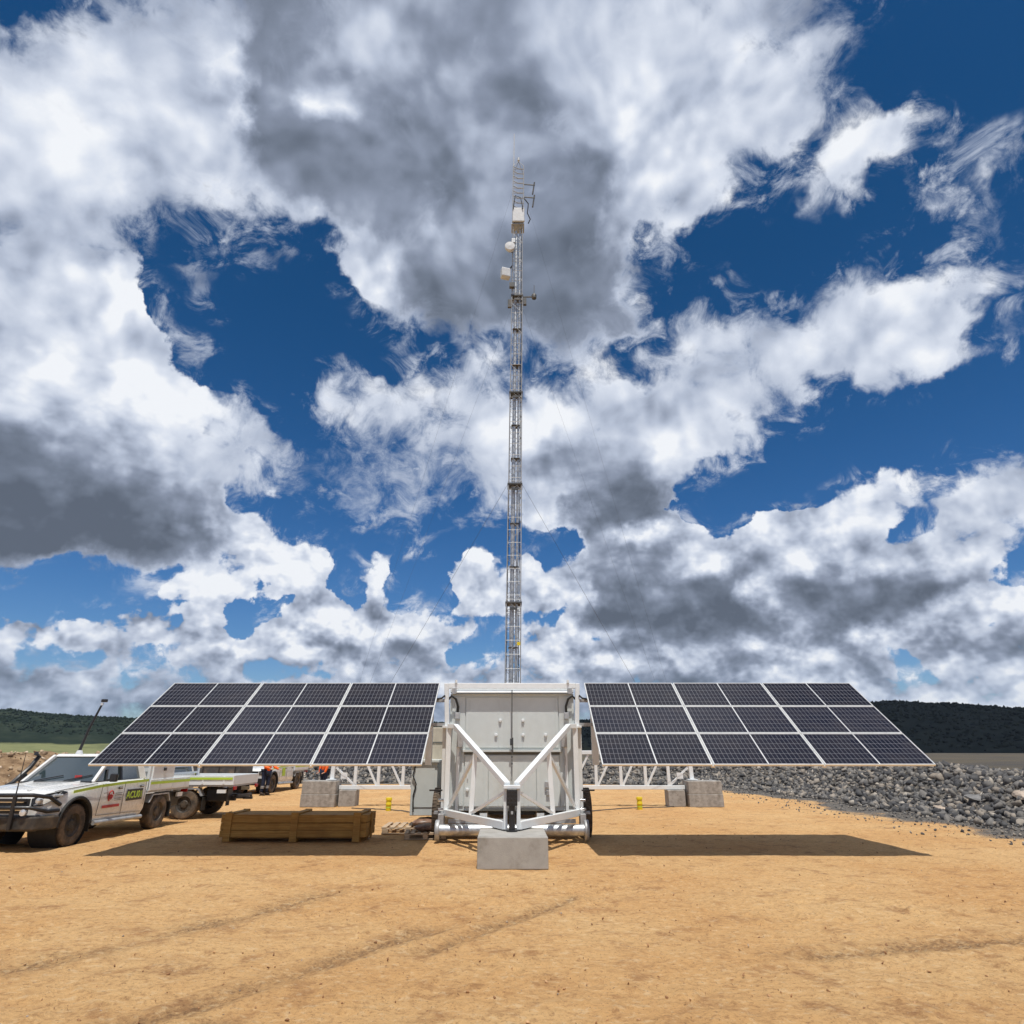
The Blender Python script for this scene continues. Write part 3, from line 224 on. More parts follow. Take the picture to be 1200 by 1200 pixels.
def row_group(i):
    """one row of the cloud table: a function of azimuth"""
    gt = bpy.data.node_groups.new('cloud_row', 'ShaderNodeTree'); g = NG(gt)
    for nm in ('left', 'right', 'side'): gt.interface.new_socket(nm, in_out='INPUT', socket_type='NodeSocketFloat')
    gt.interface.new_socket('row', in_out='OUTPUT', socket_type='NodeSocketColor')
    gi = g.n('NodeGroupInput'); rr = [g.ramp(None, [(k / 31, tuple(T[i][k + 31 * h] / 25 for T in (COVER, TONE, SOFT))) for k in range(32)]) for h in range(2)]
    for h in range(2): gt.links.new(gi.outputs[h], rr[h].node.inputs[0])
    go_ = None; m_ = g.mixc(gi.outputs[2], rr[0], rr[1]); go_ = g.n('NodeGroupOutput'); gt.links.new(m_, go_.inputs[0]); return gt
ta = G.m('MULTIPLY', t, 2., clamp=True); tb = G.m('MULTIPLY_ADD', t, 2., -1., clamp=True); sd = G.m('GREATER_THAN', t, .5); acc = None
for i in range(43):
    gt = row_group(i); gn = G.n('ShaderNodeGroup'); gn.node_tree = gt
    for k, q in enumerate((ta, tb, sd)): G.put(gn.inputs[k], q)
    acc = gn.outputs[0] if acc is None else G.mixc(G.m('SUBTRACT', r, float(i - 1), clamp=True), acc, gn.outputs[0])
cov, tone, soft = G.sep(acc)
hi = G.mr(el0, R(3), R(32))
fl = G.mixf(hi, 1.35, 1.0)
flat = G.v('MULTIPLY', D, G.comb(1., 1., fl))
def billow(vec, det):
    a = G.noise(vec, 17, det, .56, .1); b = G.noise(vec, 6.5, det, .60, .2)
    return G.mixf(hi, a, b)
vo = G.n('ShaderNodeTexVoronoi', feature='F1', voronoi_dimensions='3D', normalize=True); G.put(vo.inputs['Vector'], G.v('ADD', flat, G.v('SCALE', w1, scale=.06))); G.put(vo.inputs['Scale'], G.mixf(hi, 26., 15.))
vo.inputs['Detail'].default_value = 2.; vo.inputs['Roughness'].default_value = .5; vo.inputs['Lacunarity'].default_value = 2.1
crisp = G.m('SUBTRACT', 1., G.mr(soft, .12, .50))
puff = G.m('MULTIPLY', G.m('SUBTRACT', .42, vo.outputs['Distance']), crisp)
n0 = G.m('MULTIPLY_ADD', puff, .35, billow(flat, 10))
m0 = billow(flat, 3)
m1 = billow(G.v('ADD', flat, G.comb(.004, -.006, G.mixf(hi, .026, .034))), 3)
streak = G.noise(D, 19, 8, .66, .6)
n = G.mixf(G.m('MULTIPLY_ADD', soft, .5, .15), n0, streak)
thick = G.m('ADD', G.m('MULTIPLY_ADD', cov, 1.55, -.54), G.m('MULTIPLY', G.m('SUBTRACT', n, .5), 2.9))
wd = G.m('MULTIPLY_ADD', soft, .42, .03)
alpha = G.mr(thick, G.m('SUBTRACT', .50, wd), G.m('ADD', .50, wd))
frag = G.noise(G.v('MULTIPLY', D, (1.3, 1.3, 1.6)), 13, 10, .66, .5)
veil = G.m('MULTIPLY', G.mr(frag, .50, .70), G.mr(cov, .07, .36))
alpha = G.m('MAXIMUM', alpha, G.m('MULTIPLY', veil, .8))
relief = G.m('SUBTRACT', m0, m1)
rim = G.mr(thick, 1.0, .50); tg = G.m('MULTIPLY_ADD', tone, .95, .22)
sh_p = G.m('MULTIPLY', puff, .8)
sh = G.m('MULTIPLY', G.m('MULTIPLY', relief, G.m('MULTIPLY_ADD', soft, -1.2, 2.1)), G.m('MULTIPLY', G.mixf(hi, 1.0, 1.0), G.m('MAXIMUM', tg, .5)))
sh = G.m('ADD', sh, G.m('SUBTRACT', G.m('MULTIPLY_ADD', tone, 1.05, -.22), G.mr(el0, R(22), R(8), 0, .10)))
sh = G.m('ADD', sh, G.m('MULTIPLY', G.m('MULTIPLY', G.m('SUBTRACT', n0, .5), .85), tg))
sh = G.m('ADD', G.m('ADD', sh, G.m('MULTIPLY', sh_p, tg)), G.m('MULTIPLY', rim, G.m('SUBTRACT', .38, G.m('MULTIPLY', tone, .30))))
ccol = G.ramp(sh, [(0.0, lin(92, 101, 116)), (.2, lin(114, 124, 141)), (.40, lin(142, 152, 172)), (.62, lin(184, 194, 213)), (.84, lin(219, 226, 239)), (1., lin(243, 246, 251))])
ccol = G.mixc(G.mr(el0, R(8), R(-1), 0, .34), ccol, lin(138, 166, 196))
ccol = G.v('SCALE', ccol, scale=1 / SKY_STRENGTH)
hs = G.n('ShaderNodeHueSaturation'); hs.inputs['Saturation'].default_value = 1.32; hs.inputs['Value'].default_value = .62
nt.links.new(sky.outputs[0], hs.inputs['Color'])
skc = G.v('MULTIPLY', hs.outputs[0], G.mixc(G.mr(el0, R(2), R(45)), (1.12, 1.25, 1.50, 1), (.42, .92, 1.02, 1)))
final = G.mixc(alpha, skc, ccol)
bg = G.n('ShaderNodeBackground'); bg.inputs['Strength'].default_value = SKY_STRENGTH
nt.links.new(final, bg.inputs['Color'])
wo = G.n('ShaderNodeOutputWorld'); nt.links.new(bg.outputs[0], wo.inputs['Surface'])

# ------------------------------------------------------------------ helpers
class MB:
    """collects shapes and links them as ONE mesh object"""
    def __init__(s): s.v = []; s.f = []; s.uv = None
    def add(s, vs, fs):
        o = len(s.v); s.v += [tuple(v) for v in vs]; s.f += [tuple(i + o for i in f) for f in fs]; return s
    def box(s, c, d, rot=None):
        x, y, z = (q / 2 for q in d); M = rot if rot is not None else Matrix.Identity(3); c = Vector(c)
        vs = [c + M @ Vector((i * x, j * y, k * z)) for i, j, k in ((-1,-1,-1),(1,-1,-1),(1,1,-1),(-1,1,-1),(-1,-1,1),(1,-1,1),(1,1,1),(-1,1,1))]
        return s.add(vs, [(0,3,2,1),(4,5,6,7),(0,1,5,4),(1,2,6,5),(2,3,7,6),(3,0,4,7)])
    def bar(s, a, b, w, h=None, up=(0, 0, 1)):
        a = Vector(a); b = Vector(b); d = b - a; L = d.length; d.normalize(); h = h or w
        u = Vector(up)
        if abs(d.dot(u)) > .98: u = Vector((0, 1, 0))
        x = d.cross(u).normalized(); z = x.cross(d).normalized()
        M = Matrix((x, d, z)).transposed()
        return s.box((a + b) / 2, (w, L, h), M)
    def tube(s, pts, r, n=8, cap=True):
        pts = [Vector(p) for p in pts]; rs = r if isinstance(r, (list, tuple)) else [r] * len(pts)
        base = len(s.v); ref = None
        for i, p in enumerate(pts):
            d = (pts[min(i + 1, len(pts) - 1)] - pts[max(i - 1, 0)]).normalized()
            if ref is None: ref = Vector((0, 0, 1)) if abs(d.z) < .9 else Vector((1, 0, 0))
            x = d.cross(ref).normalized(); y = x.cross(d).normalized(); ref = y
            for k in range(n):
                a = 2 * math.pi * k / n; s.v.append(tuple(p + (x * math.cos(a) + y * math.sin(a)) * rs[i]))
        for i in range(len(pts) - 1):
            for k in range(n):
                a = base + i * n + k; b = base + i * n + (k + 1) % n
                s.f.append((a, b, b + n, a + n))
        if cap:
            s.f.append(tuple(base + k for k in range(n))[::-1]); s.f.append(tuple(base + (len(pts) - 1) * n + k for k in range(n)))
        return s
    def cyl(s, a, b, r, n=16, r2=None): return s.tube([a, b], [r, r if r2 is None else r2], n)
    def lathe(s, prof, c, axis='z', n=24):
        """profile of (radius, height)"""
        base = len(s.v)
        for (r, h) in prof:
            for k in range(n):
                a = 2 * math.pi * k / n; x, y = r * math.cos(a), r * math.sin(a)
                p = {'z': (x, y, h), 'x': (h, x, y), 'y': (y, h, x)}[axis]
                s.v.append((p[0] + c[0], p[1] + c[1], p[2] + c[2]))
        for i in range(len(prof) - 1):
            for k in range(n):
                a = base + i * n + k; b = base + i * n + (k + 1) % n
                s.f.append((a, b, b + n, a + n))
        return s
    def prism(s, poly, lo, hi, axis='x'):
        n = len(poly); base = []
        for h in (lo, hi):
            for (p, q) in poly: base.append({'x': (h, p, q), 'y': (p, h, q), 'z': (p, q, h)}[axis])
        return s.add(base, [tuple(range(n))[::-1], tuple(range(n, 2 * n))] + [(i, (i + 1) % n, (i + 1) % n + n, i + n) for i in range(n)])
    def quad(s, a, b, c, d): return s.add([a, b, c, d], [(0, 1, 2, 3)])
    def build(s, name, mat, parent=None, smooth=False, bevel=0, fix=True, seg=2, subd=0):
        me = bpy.data.meshes.new(name); me.from_pydata([tuple(v) for v in s.v], [], s.f)
        if fix:
            bm = bmesh.new(); bm.from_mesh(me); bmesh.ops.recalc_face_normals(bm, faces=bm.faces); bm.to_mesh(me); bm.free()
        me.materials.append(mat)
        if smooth:
            me.polygons.foreach_set('use_smooth', [True] * len(me.polygons))
            if smooth != 'all': me.set_sharp_from_angle(angle=R(38))
        o = bpy.data.objects.new(name, me); COL.objects.link(o)
        if parent: o.parent = parent
        if subd:
            b = o.modifiers.new('subd', 'SUBSURF'); b.levels = b.render_levels = subd
        if bevel:
            b = o.modifiers.new('bevel', 'BEVEL'); b.width = bevel; b.segments = seg; b.limit_method = 'ANGLE'; b.angle_limit = R(40); b.harden_normals = False
        return o
def thing(name, label, cat, loc=(0, 0, 0), rz=0, group=None):
    o = bpy.data.objects.new(name, None); COL.objects.link(o); o.empty_display_size = .3
    o.location = loc; o.rotation_euler = (0, 0, rz); tag(o, label, cat, group); return o
def tag(o, label=None, cat=None, group=None, kind=None):
    if label: o['label'] = label
    if cat: o['category'] = cat
    if group: o['group'] = group
    if kind: o['kind'] = kind
    return o
def copy_tree(o, parent=None):
    c = o.copy(); COL.objects.link(c)
    if parent: c.parent = parent
    for ch in list(o.children): copy_tree(ch, c)
    return c
def text_mesh(name, body, size, mat, parent, M, depth=.003, align='CENTER', shear=0):
    cu = bpy.data.curves.new(name, 'FONT'); cu.body = body; cu.size = size; cu.extrude = depth; cu.align_x = align; cu.align_y = 'CENTER'; cu.shear = shear
    cu.offset = size * .02
    t = bpy.data.objects.new('tmp', cu); COL.objects.link(t)
    dg = bpy.context.evaluated_depsgraph_get(); me = bpy.data.meshes.new_from_object(t.evaluated_get(dg)); bpy.data.objects.remove(t)
    me.transform(M); me.materials.clear(); me.materials.append(mat); me.name = name
    o = bpy.data.objects.new(name, me); COL.objects.link(o); o.parent = parent; return o

# ------------------------------------------------------------------ materials
def mat(name, col, rough=.6, metal=0., var=.12, scale=6., bump=.0, bscale=40., dirt=None, dirt_amt=.0, coat=0., spec=.5, dscale=3.):
    m = bpy.data.materials.new(name); m.use_nodes = True; g = NG(m.node_tree); g.nt.nodes.clear()
    b = g.n('ShaderNodeBsdfPrincipled'); o = g.n('ShaderNodeOutputMaterial'); g.nt.links.new(b.outputs[0], o.inputs[0])
    tc = g.n('ShaderNodeTexCoord').outputs['Object']
    f = g.noise(tc, scale, 6, .6)
    k = g.mr(f, .3, .7, 1 - var, 1 + var, False)
    c = g.v('SCALE', col[:3], scale=k)
    if dirt_amt:
        dm = g.mr(g.noise(tc, dscale, 8, .68), .62 - dirt_amt * .35, .78)
        c = g.mixc(g.m('MULTIPLY', dm, min(1, dirt_amt * 1.5)), c, (*dirt[:3], 1))
    g.put(b.inputs['Base Color'], c)
    g.put(b.inputs['Roughness'], g.mr(g.noise(tc, scale * 2.3, 4), .3, .7, max(.03, rough - .08), min(1, rough + .08), False))
    b.inputs['Metallic'].default_value = metal; b.inputs['Specular IOR Level'].default_value = spec; b.inputs['Coat Weight'].default_value = coat
    if bump:
        bn = g.n('ShaderNodeBump'); bn.inputs['Strength'].default_value = bump; bn.inputs['Distance'].default_value = .01
        g.nt.links.new(g.noise(tc, bscale, 6, .6), bn.inputs['Height']); g.nt.links.new(bn.outputs[0], b.inputs['Normal'])
    return m
DUST = (.34, .21, .11)
M = {}
M['white'] = mat('white_paint', (.76, .79, .80), .38, dirt=(.42, .36, .28), dirt_amt=.18, var=.04)
M['cabinet'] = mat('cabinet_paint', (.60, .64, .63), .45, dirt=(.44, .38, .29), dirt_amt=.26, var=.04, dscale=1.3)
M['cabinet_dark'] = mat('cabinet_seam', (.12, .12, .11), .7)
M['galv'] = mat('galvanised_steel', (.50, .52, .54), .42, .75, var=.25, scale=14)
M['galv_dull'] = mat('dull_galvanised_steel', (.42, .43, .44), .55, .5, var=.2, scale=9)
M['alu'] = mat('aluminium_frame', (.78, .78, .76), .35, .45, var=.05)
M['black'] = mat('black_rubber', (.022, .022, .022), .75, bump=.3)
M['blackmetal'] = mat('black_steel', (.02, .02, .022), .35, spec=.5)
M['tyre'] = mat('dusty_tyre', (.045, .04, .035), .85, dirt=(.22, .155, .10), dirt_amt=.9, bump=.4, bscale=60, dscale=5)
M['rim'] = mat('dusty_steel_rim', (.06, .055, .05), .6, .3, dirt=(.2, .15, .1), dirt_amt=.6)
M['concrete'] = mat('concrete', (.38, .36, .33), .9, var=.2, scale=5, bump=.8, bscale=60, dirt=(.19, .17, .15), dirt_amt=.7, dscale=4)
M['concrete2'] = mat('pale_concrete', (.37, .355, .325), .9, var=.10, scale=4, bump=.5, bscale=80, dirt=(.2, .18, .15), dirt_amt=.5, dscale=2.5)
M['glass'] = mat('vehicle_glass', (.03, .045, .05), .05, spec=1., var=.02, coat=1.)
M['carwhite'] = mat('white_car_paint', (.76, .76, .74), .28, coat=.6, dirt=(.42, .30, .19), dirt_amt=.33, var=.03, dscale=1.6)
M['lime'] = mat('lime_tape', (.47, .64, .06), .45, var=.05)
M['yellow'] = mat('yellow_plastic', (.72, .55, .015), .45, var=.08)
M['red'] = mat('red_vinyl', (.50, .05, .05), .5)
M['greyvinyl'] = mat('grey_vinyl', (.16, .15, .15), .5)
M['orange'] = mat('orange_fabric', (.85, .14, .02), .85, bump=.4)
M['navy'] = mat('navy_fabric', (.012, .02, .05), .9, bump=.4)
M['skin'] = mat('skin', (.45, .25, .17), .6)
M['boot'] = mat('boot_leather', (.05, .035, .025), .7)
M['chrome'] = mat('chrome', (.6, .6, .6), .12, 1.)
M['darkgrey'] = mat('dark_grey_paint', (.055, .06, .065), .55, dirt=(.25, .18, .12), dirt_amt=.45)
M['lamp'] = mat('lamp_lens', (.65, .67, .68), .08, .3, coat=1.)
M['redlens'] = mat('red_lens', (.35, .01, .01), .2)
M['wrap'] = mat('brown_wrapped_sacks', (.19, .11, .075), .4, var=.5, scale=12, bump=.8, bscale=18)
M['tan'] = mat('tan_panel', (.50, .45, .36), .6)
M['antenna'] = mat('antenna_white', (.56, .58, .60), .45)
M['cage'] = mat('cage_grey', (.40, .42, .44), .5)

def wood(name, a, b, sc=(1.2, 22, 22)):
    m = bpy.data.materials.new(name); m.use_nodes = True; g = NG(m.node_tree); bs = m.node_tree.nodes['Principled BSDF']
    tc = g.v('MULTIPLY', g.n('ShaderNodeTexCoord').outputs['Object'], sc)
    n = g.noise(tc, 1.5, 8, .65, .6); n2 = g.noise(g.n('ShaderNodeTexCoord').outputs['Object'], 2.2, 5)
    c = g.mixc(g.mr(n, .32, .68), (*a, 1), (*b, 1)); c = g.mixc(g.mr(n2, .45, .75, 0, .5), c, (a[0] * .55, a[1] * .5, a[2] * .5, 1))
    isl = g.n('ShaderNodeNewGeometry').outputs['Random Per Island']
    c = g.v('SCALE', c, scale=g.mr(isl, 0, 1, .78, 1.2, False))
    g.put(bs.inputs['Base Color'], c); bs.inputs['Roughness'].default_value = .8
    bn = g.n('ShaderNodeBump'); bn.inputs['Strength'].default_value = .4; bn.inputs['Distance'].default_value = .01
    g.nt.links.new(n, bn.inputs['Height']); g.nt.links.new(bn.outputs[0], bs.inputs['Normal']); return m
M['crate'] = wood('treated_pine', (.40, .20, .045), (.56, .33, .09))
M['pallet'] = wood('weathered_pine', (.42, .30, .19), (.62, .48, .33))

# solar glass: mono half-cut cells, 12 x 6 on each half of a module, drawn on the module's own UV
def solar_glass():
    m = bpy.data.materials.new('solar_cells'); m.use_nodes = True; g = NG(m.node_tree); bs = m.node_tree.nodes['Principled BSDF']
    u, v, _ = g.sep(g.n('ShaderNodeUVMap').outputs[0])
    cu = g.m('ABSOLUTE', g.m('SUBTRACT', g.m('FRACT', g.m('MULTIPLY', u, 12.)), .5)); cv = g.m('ABSOLUTE', g.m('SUBTRACT', g.m('FRACT', g.m('MULTIPLY', v, 6.)), .5))
    lu = g.m('GREATER_THAN', cu, .462); lv = g.m('GREATER_THAN', cv, .478)
    corner = g.m('GREATER_THAN', g.m('ADD', g.m('MULTIPLY', cu, .55), cv), .72)
    bus = g.m('GREATER_THAN', g.m('ABSOLUTE', g.m('SUBTRACT', g.m('FRACT', g.m('MULTIPLY', v, 30.)), .5)), .475)
    mask = g.m('MAXIMUM', g.m('MAXIMUM', lu, lv), corner)
    tc = g.n('ShaderNodeTexCoord').outputs['Object']
    base = g.mixc(g.mr(g.noise(tc, 1.3, 3), .3, .7), (.009, .010, .018, 1), (.015, .015, .022, 1))
    base = g.v('SCALE', base, scale=g.mr(g.n('ShaderNodeObjectInfo').outputs['Random'], 0., 1., .7, 1.5, False))
    base = g.mixc(g.m('MULTIPLY', bus, .10), base, (.4, .4, .42, 1))
    c = g.mixc(g.m('MULTIPLY', mask, .42), base, (.42, .42, .45, 1))
    dust = g.mr(g.noise(tc, 3.5, 7, .65), .35, .75, .005, .025)
    c = g.mixc(dust, c, (.45, .33, .22, 1))
    g.put(bs.inputs['Base Color'], c); bs.inputs['Roughness'].default_value = .16; bs.inputs['IOR'].default_value = 1.33; bs.inputs['Specular IOR Level'].default_value = .35
    return m
M['solar'] = solar_glass()

# ------------------------------------------------------------------ numeric noise for terrain
def vnoise(x, y, seed):
    xi = np.floor(x).astype(np.int64); yi = np.floor(y).astype(np.int64); xf = x - xi; yf = y - yi
    def h(a, b):
        n = (a * 374761393 + b * 668265263 + seed * 1442695041) & 0xffffffff
        n = ((n ^ (n >> 13)) * 1274126177) & 0xffffffff
        return ((n ^ (n >> 16)) & 0xffff) / 65535.
    sx = xf * xf * (3 - 2 * xf); sy = yf * yf * (3 - 2 * yf)
    return (h(xi, yi) * (1 - sx) + h(xi + 1, yi) * sx) * (1 - sy) + (h(xi, yi + 1) * (1 - sx) + h(xi + 1, yi + 1) * sx) * sy
def fbm(x, y, seed, octv=4, gain=.5):
    s = 0; a = 1; t = 0
    for i in range(octv): s = s + a * vnoise(x * 2 ** i + 17 * i, y * 2 ** i - 9 * i, seed + i); t += a; a *= gain
    return s / t
def smooth(x, a, b): t = np.clip((x - a) / (b - a), 0, 1); return t * t * (3 - 2 * t)
# pad edge: distance outside a closed polygon (positive beyond the pad)
PAD = [(-40, -40), (30, -40), (22, 5), (15.2, 12.5), (12.9, 16), (12.4, 20.4), (12.7, 26), (12.3, 33), (9.6, 38.5), (4, 40.5), (-8, 41), (-14, 42), (-19, 38), (-21.5, 30), (-24, 22), (-34, 16)]
def pad_dist(x, y):
    x = np.asarray(x, float); y = np.asarray(y, float); d = np.full(x.shape, 1e9); ins = np.zeros(x.shape, bool); n = len(PAD)
    for i in range(n):
        ax, ay = PAD[i]; bx, by = PAD[(i + 1) % n]; ex, ey = bx - ax, by - ay
        t = np.clip(((x - ax) * ex + (y - ay) * ey) / (ex * ex + ey * ey), 0, 1)
        d = np.minimum(d, np.hypot(x - ax - t * ex, y - ay - t * ey))
        c = ((ay > y) != (by > y)) & (x < (bx - ax) * (y - ay) / (by - ay + 1e-12) + ax); ins ^= c
    return np.where(ins, -d, d)
def bank(x, y):
    d = pad_dist(x, y) + (fbm(x * .35, y * .35, 3) - .5) * 1.6
    side = smooth(-x, 8, 16)                                # the left heap is higher earth
    top = 1.08 + .45 * side + (fbm(x * .5, y * .5, 11) - .5) * .7
    h = smooth(d, .3, 3.6) * top
    return h * (1 - smooth(d, 7, 11) * 1.0), d
RUTS = [((-9, 4.6), (-4.35, 6.6), (-3.0, 8.6), (-2.5, 9.8), .16), ((-2.9, 4.5), (-1.9, 5.6), (-.5, 7.6), (.8, 9.4), .10), ((-3.6, 4.4), (-2.4, 5.7), (-1.1, 7.6), (-.1, 8.8), .12), ((2.6, 7.0), (3.4, 7.15), (5.2, 7.5), (6.4, 7.8), .13)]
def ruts(x, y):
    h = np.zeros(x.shape); dk = np.zeros(x.shape)
    for k, (p0, p1, p2, p3, w) in enumerate(RUTS):
        pts = [p0, p1, p2, p3]; d = np.full(x.shape, 1e9); al = np.zeros(x.shape); acc = 0
        for (ax, ay), (bx, by) in zip(pts[:-1], pts[1:]):
            ex, ey = bx - ax, by - ay; L = math.hypot(ex, ey)
            t = np.clip(((x - ax) * ex + (y - ay) * ey) / (L * L), 0, 1); q = np.hypot(x - ax - t * ex, y - ay - t * ey)
            m = q < d; d = np.where(m, q, d); al = np.where(m, acc + t * L, al); acc += L
        fade = smooth(fbm(x * .8, y * .8, 40 + k), .27, .46)
        g = np.exp(-(d / w) ** 2)
        lug = (np.sin(al * 2 * math.pi / .11 + np.sign(d) * 1.) > 0) * np.exp(-(d / (w * 1.1)) ** 4)
        h += (-.024 * g + .015 * np.exp(-((d - w * 1.7) / (w * .5)) ** 2) + .014 * lug) * fade
        st_ = .55 + .45 * (fbm(d * 22 + al * .8, al * 2.2, 90 + k, 3) > .48)
        dk = np.maximum(dk, np.exp(-(d / (w * 1.5)) ** 2) * fade * st_)
    return h, dk

def axis(segs):
    out = []
    for a, b, st in segs: out += list(np.arange(a, b, st))
    return np.array(out + [segs[-1][1]])
xs = axis([(-3200, -400, 300), (-400, -100, 30), (-100, -40, 4), (-40, -20, .5), (-20, -8, .12), (-8, 8, .045), (8, 20, .12), (20, 40, .5), (40, 100, 4), (100, 400, 30), (400, 3200, 300)])
ys = axis([(-400, -40, 40), (-40, 2, 3), (2, 4.2, .1), (4.2, 12, .036), (12, 20, .07), (20, 48, .2), (48, 60, .8), (60, 120, 4), (120, 600, 30), (600, 3600, 300)])
X, Y = np.meshgrid(xs, ys)
hb, pd = bank(X, Y)
near = np.exp(-((X / 30) ** 2 + ((Y - 10) / 40) ** 2))
hr, dk = ruts(X, Y)
Z = hb + near * ((fbm(X * .25, Y * .25, 5) - .5) * .05 + (fbm(X * 1.3, Y * 1.3, 6) - .5) * .05 + (fbm(X * 5, Y * 5, 8, 3) - .5) * .034) + hr * (pd < -1)
clod = fbm(X * 9, Y * 9, 21, 2); Z += smooth(clod, .60, .80) * .026 * smooth(fbm(X * .9, Y * .9, 30), .45, .6) * (Y < 14) * (pd < -1)
flat_m = np.exp(-(((X) / 9) ** 6 + ((Y - 16) / 5.) ** 6)); Z = Z * (1 - .7 * flat_m)
nx, ny = len(xs), len(ys)
me = bpy.data.meshes.new('ground'); nv = nx * ny
me.vertices.add(nv); me.vertices.foreach_set('co', np.stack([X, Y, Z], -1).astype(np.float32).ravel())
ii, jj = np.meshgrid(np.arange(nx - 1), np.arange(ny - 1)); a = (jj * nx + ii).ravel(); q = np.stack([a, a + 1, a + nx + 1, a + nx], -1).ravel()
me.loops.add(len(q)); me.loops.foreach_set('vertex_index', q.astype(np.int32)); me.polygons.add(len(q) // 4)
me.polygons.foreach_set('loop_start', np.arange(0, len(q), 4, dtype=np.int32)); me.polygons.foreach_set('loop_total', np.full(len(q) // 4, 4, np.int32))
me.polygons.foreach_set('use_smooth', np.ones(len(q) // 4, bool)); me.update(); me.validate()
def attr(me, name, arr):
    at = me.attributes.new(name, 'FLOAT', 'POINT'); at.data.foreach_set('value', np.asarray(arr, np.float32).ravel())
grav = smooth(pd + (fbm(X * .7, Y * .7, 50) - .5) * 2.6, -3.4, -.2)
earth = smooth(-X, 12, 19) * smooth(Y, 5, 12)                       # the left heap is brown earth, the right one grey rock
attr(me, 'gravel', grav * (1 - .9 * earth)); attr(me, 'mark', dk * (pd < -1)); attr(me, 'field', smooth(pd, 13, 30)); attr(me, 'heap', grav * earth)
ground = bpy.data.objects.new('ground', me); COL.objects.link(ground); ground['kind'] = 'structure'
gm = bpy.data.materials.new('dirt_pad'); gm.use_nodes = True; g = NG(gm.node_tree); bs = gm.node_tree.nodes['Principled BSDF']
P = g.n('ShaderNodeTexCoord').outputs['Object']
def at(nm): return g.n('ShaderNodeAttribute', attribute_name=nm).outputs['Fac']
n1 = g.noise(P, .35, 6, .6); n2 = g.noise(P, 2.2, 9, .68); n3 = g.noise(P, 22, 8, .7); n4 = g.noise(P, 90, 5, .7)
c = g.mixc(g.mr(n1, .35, .65), lin(212, 165, 110), lin(222, 181, 127))
c = g.mixc(g.mr(n2, .50, .70, 0, .75), c, lin(166, 122, 82))
c = g.mixc(g.mr(n2, .42, .20, 0, .55), c, lin(226, 190, 142))
c = g.mixc(g.mr(n3, .52, .68, 0, .7), c, lin(150, 110, 76))
c = g.mixc(g.mr(n4, .56, .70, 0, .7), c, lin(128, 96, 68))
c = g.mixc(g.mr(n4, .42, .28, 0, .55), c, lin(228, 202, 166))
stp = g.noise(g.v('MULTIPLY', P, (.35, 1.6, 1.)), 1.1, 8, .65)
c = g.mixc(g.mr(stp, .56, .70, 0, .42), c, lin(170, 122, 80))
c = g.mixc(g.m('MULTIPLY', at('mark'), g.mr(n3, .35, .6, .30, .80)), c, lin(118, 92, 70))
blot = g.m('MULTIPLY', g.mr(g.noise(P, .55, 7, .7), .56, .66), g.mr(n3, .40, .60))
c = g.mixc(g.m('MULTIPLY', blot, .42), c, lin(142, 102, 70))
px, py, pz = g.sep(P)
fl_r = g.ramp(g.noise(g.v('MULTIPLY', P, (1, 1.8, 1)), .02, 6, .6), [(.35, lin(62, 60, 58)), (.5, lin(96, 88, 74)), (.62, lin(74, 72, 72)), (.75, lin(112, 100, 74))])
fl_l = g.ramp(g.noise(g.v('MULTIPLY', P, (1, 1.8, 1)), .012, 7, .6), [(.3, lin(84, 88, 70)), (.48, lin(122, 124, 84)), (.62, lin(142, 140, 96)), (.8, lin(100, 96, 76))])
bs.inputs['Roughness'].default_value = .95; bs.inputs['Specular IOR Level'].default_value = .15
n5 = g.noise(g.v('MULTIPLY', P, (1, 1.4, 1)), 9, 7, .72, .4)
c = g.mixc(g.mr(n5, .53, .62, 0, .42), c, lin(160, 118, 80))
c = g.mixc(g.mr(n5, .46, .38, 0, .40), c, lin(232, 204, 162))
c = g.mixc(g.mr(g.noise(P, 40, 4, .6), .64, .70, 0, .75), c, lin(112, 82, 58))
gv = g.noise(P, 7, 9, .75)
gc = g.ramp(gv, [(.3, lin(56, 55, 55)), (.48, lin(100, 97, 93)), (.6, lin(138, 130, 120)), (.75, lin(176, 164, 146))])
c = g.mixc(g.mr(g.m('ADD', at('gravel'), g.m('MULTIPLY', g.m('SUBTRACT', n3, .5), .9)), .35, .65), c, gc)
hc = g.ramp(g.noise(P, 1.6, 9, .7), [(.3, lin(96, 76, 58)), (.5, lin(150, 124, 96)), (.7, lin(182, 158, 128))])
c = g.mixc(at('heap'), c, hc)
g.put(bs.inputs['Base Color'], g.mixc(at('field'), c, g.mixc(g.mr(px, -80, 40), fl_l, fl_r)))
hgt = g.m('ADD', g.m('MULTIPLY', n3, 1.), g.m('ADD', g.m('MULTIPLY', n4, .45), g.m('MULTIPLY', g.noise(P, 6, 6, .6), 1.5)))
bn = g.n('ShaderNodeBump'); bn.inputs['Strength'].default_value = .75; bn.inputs['Distance'].default_value = .075
g.nt.links.new(hgt, bn.inputs['Height']); g.nt.links.new(bn.outputs[0], bs.inputs['Normal'])
me.materials.append(gm)

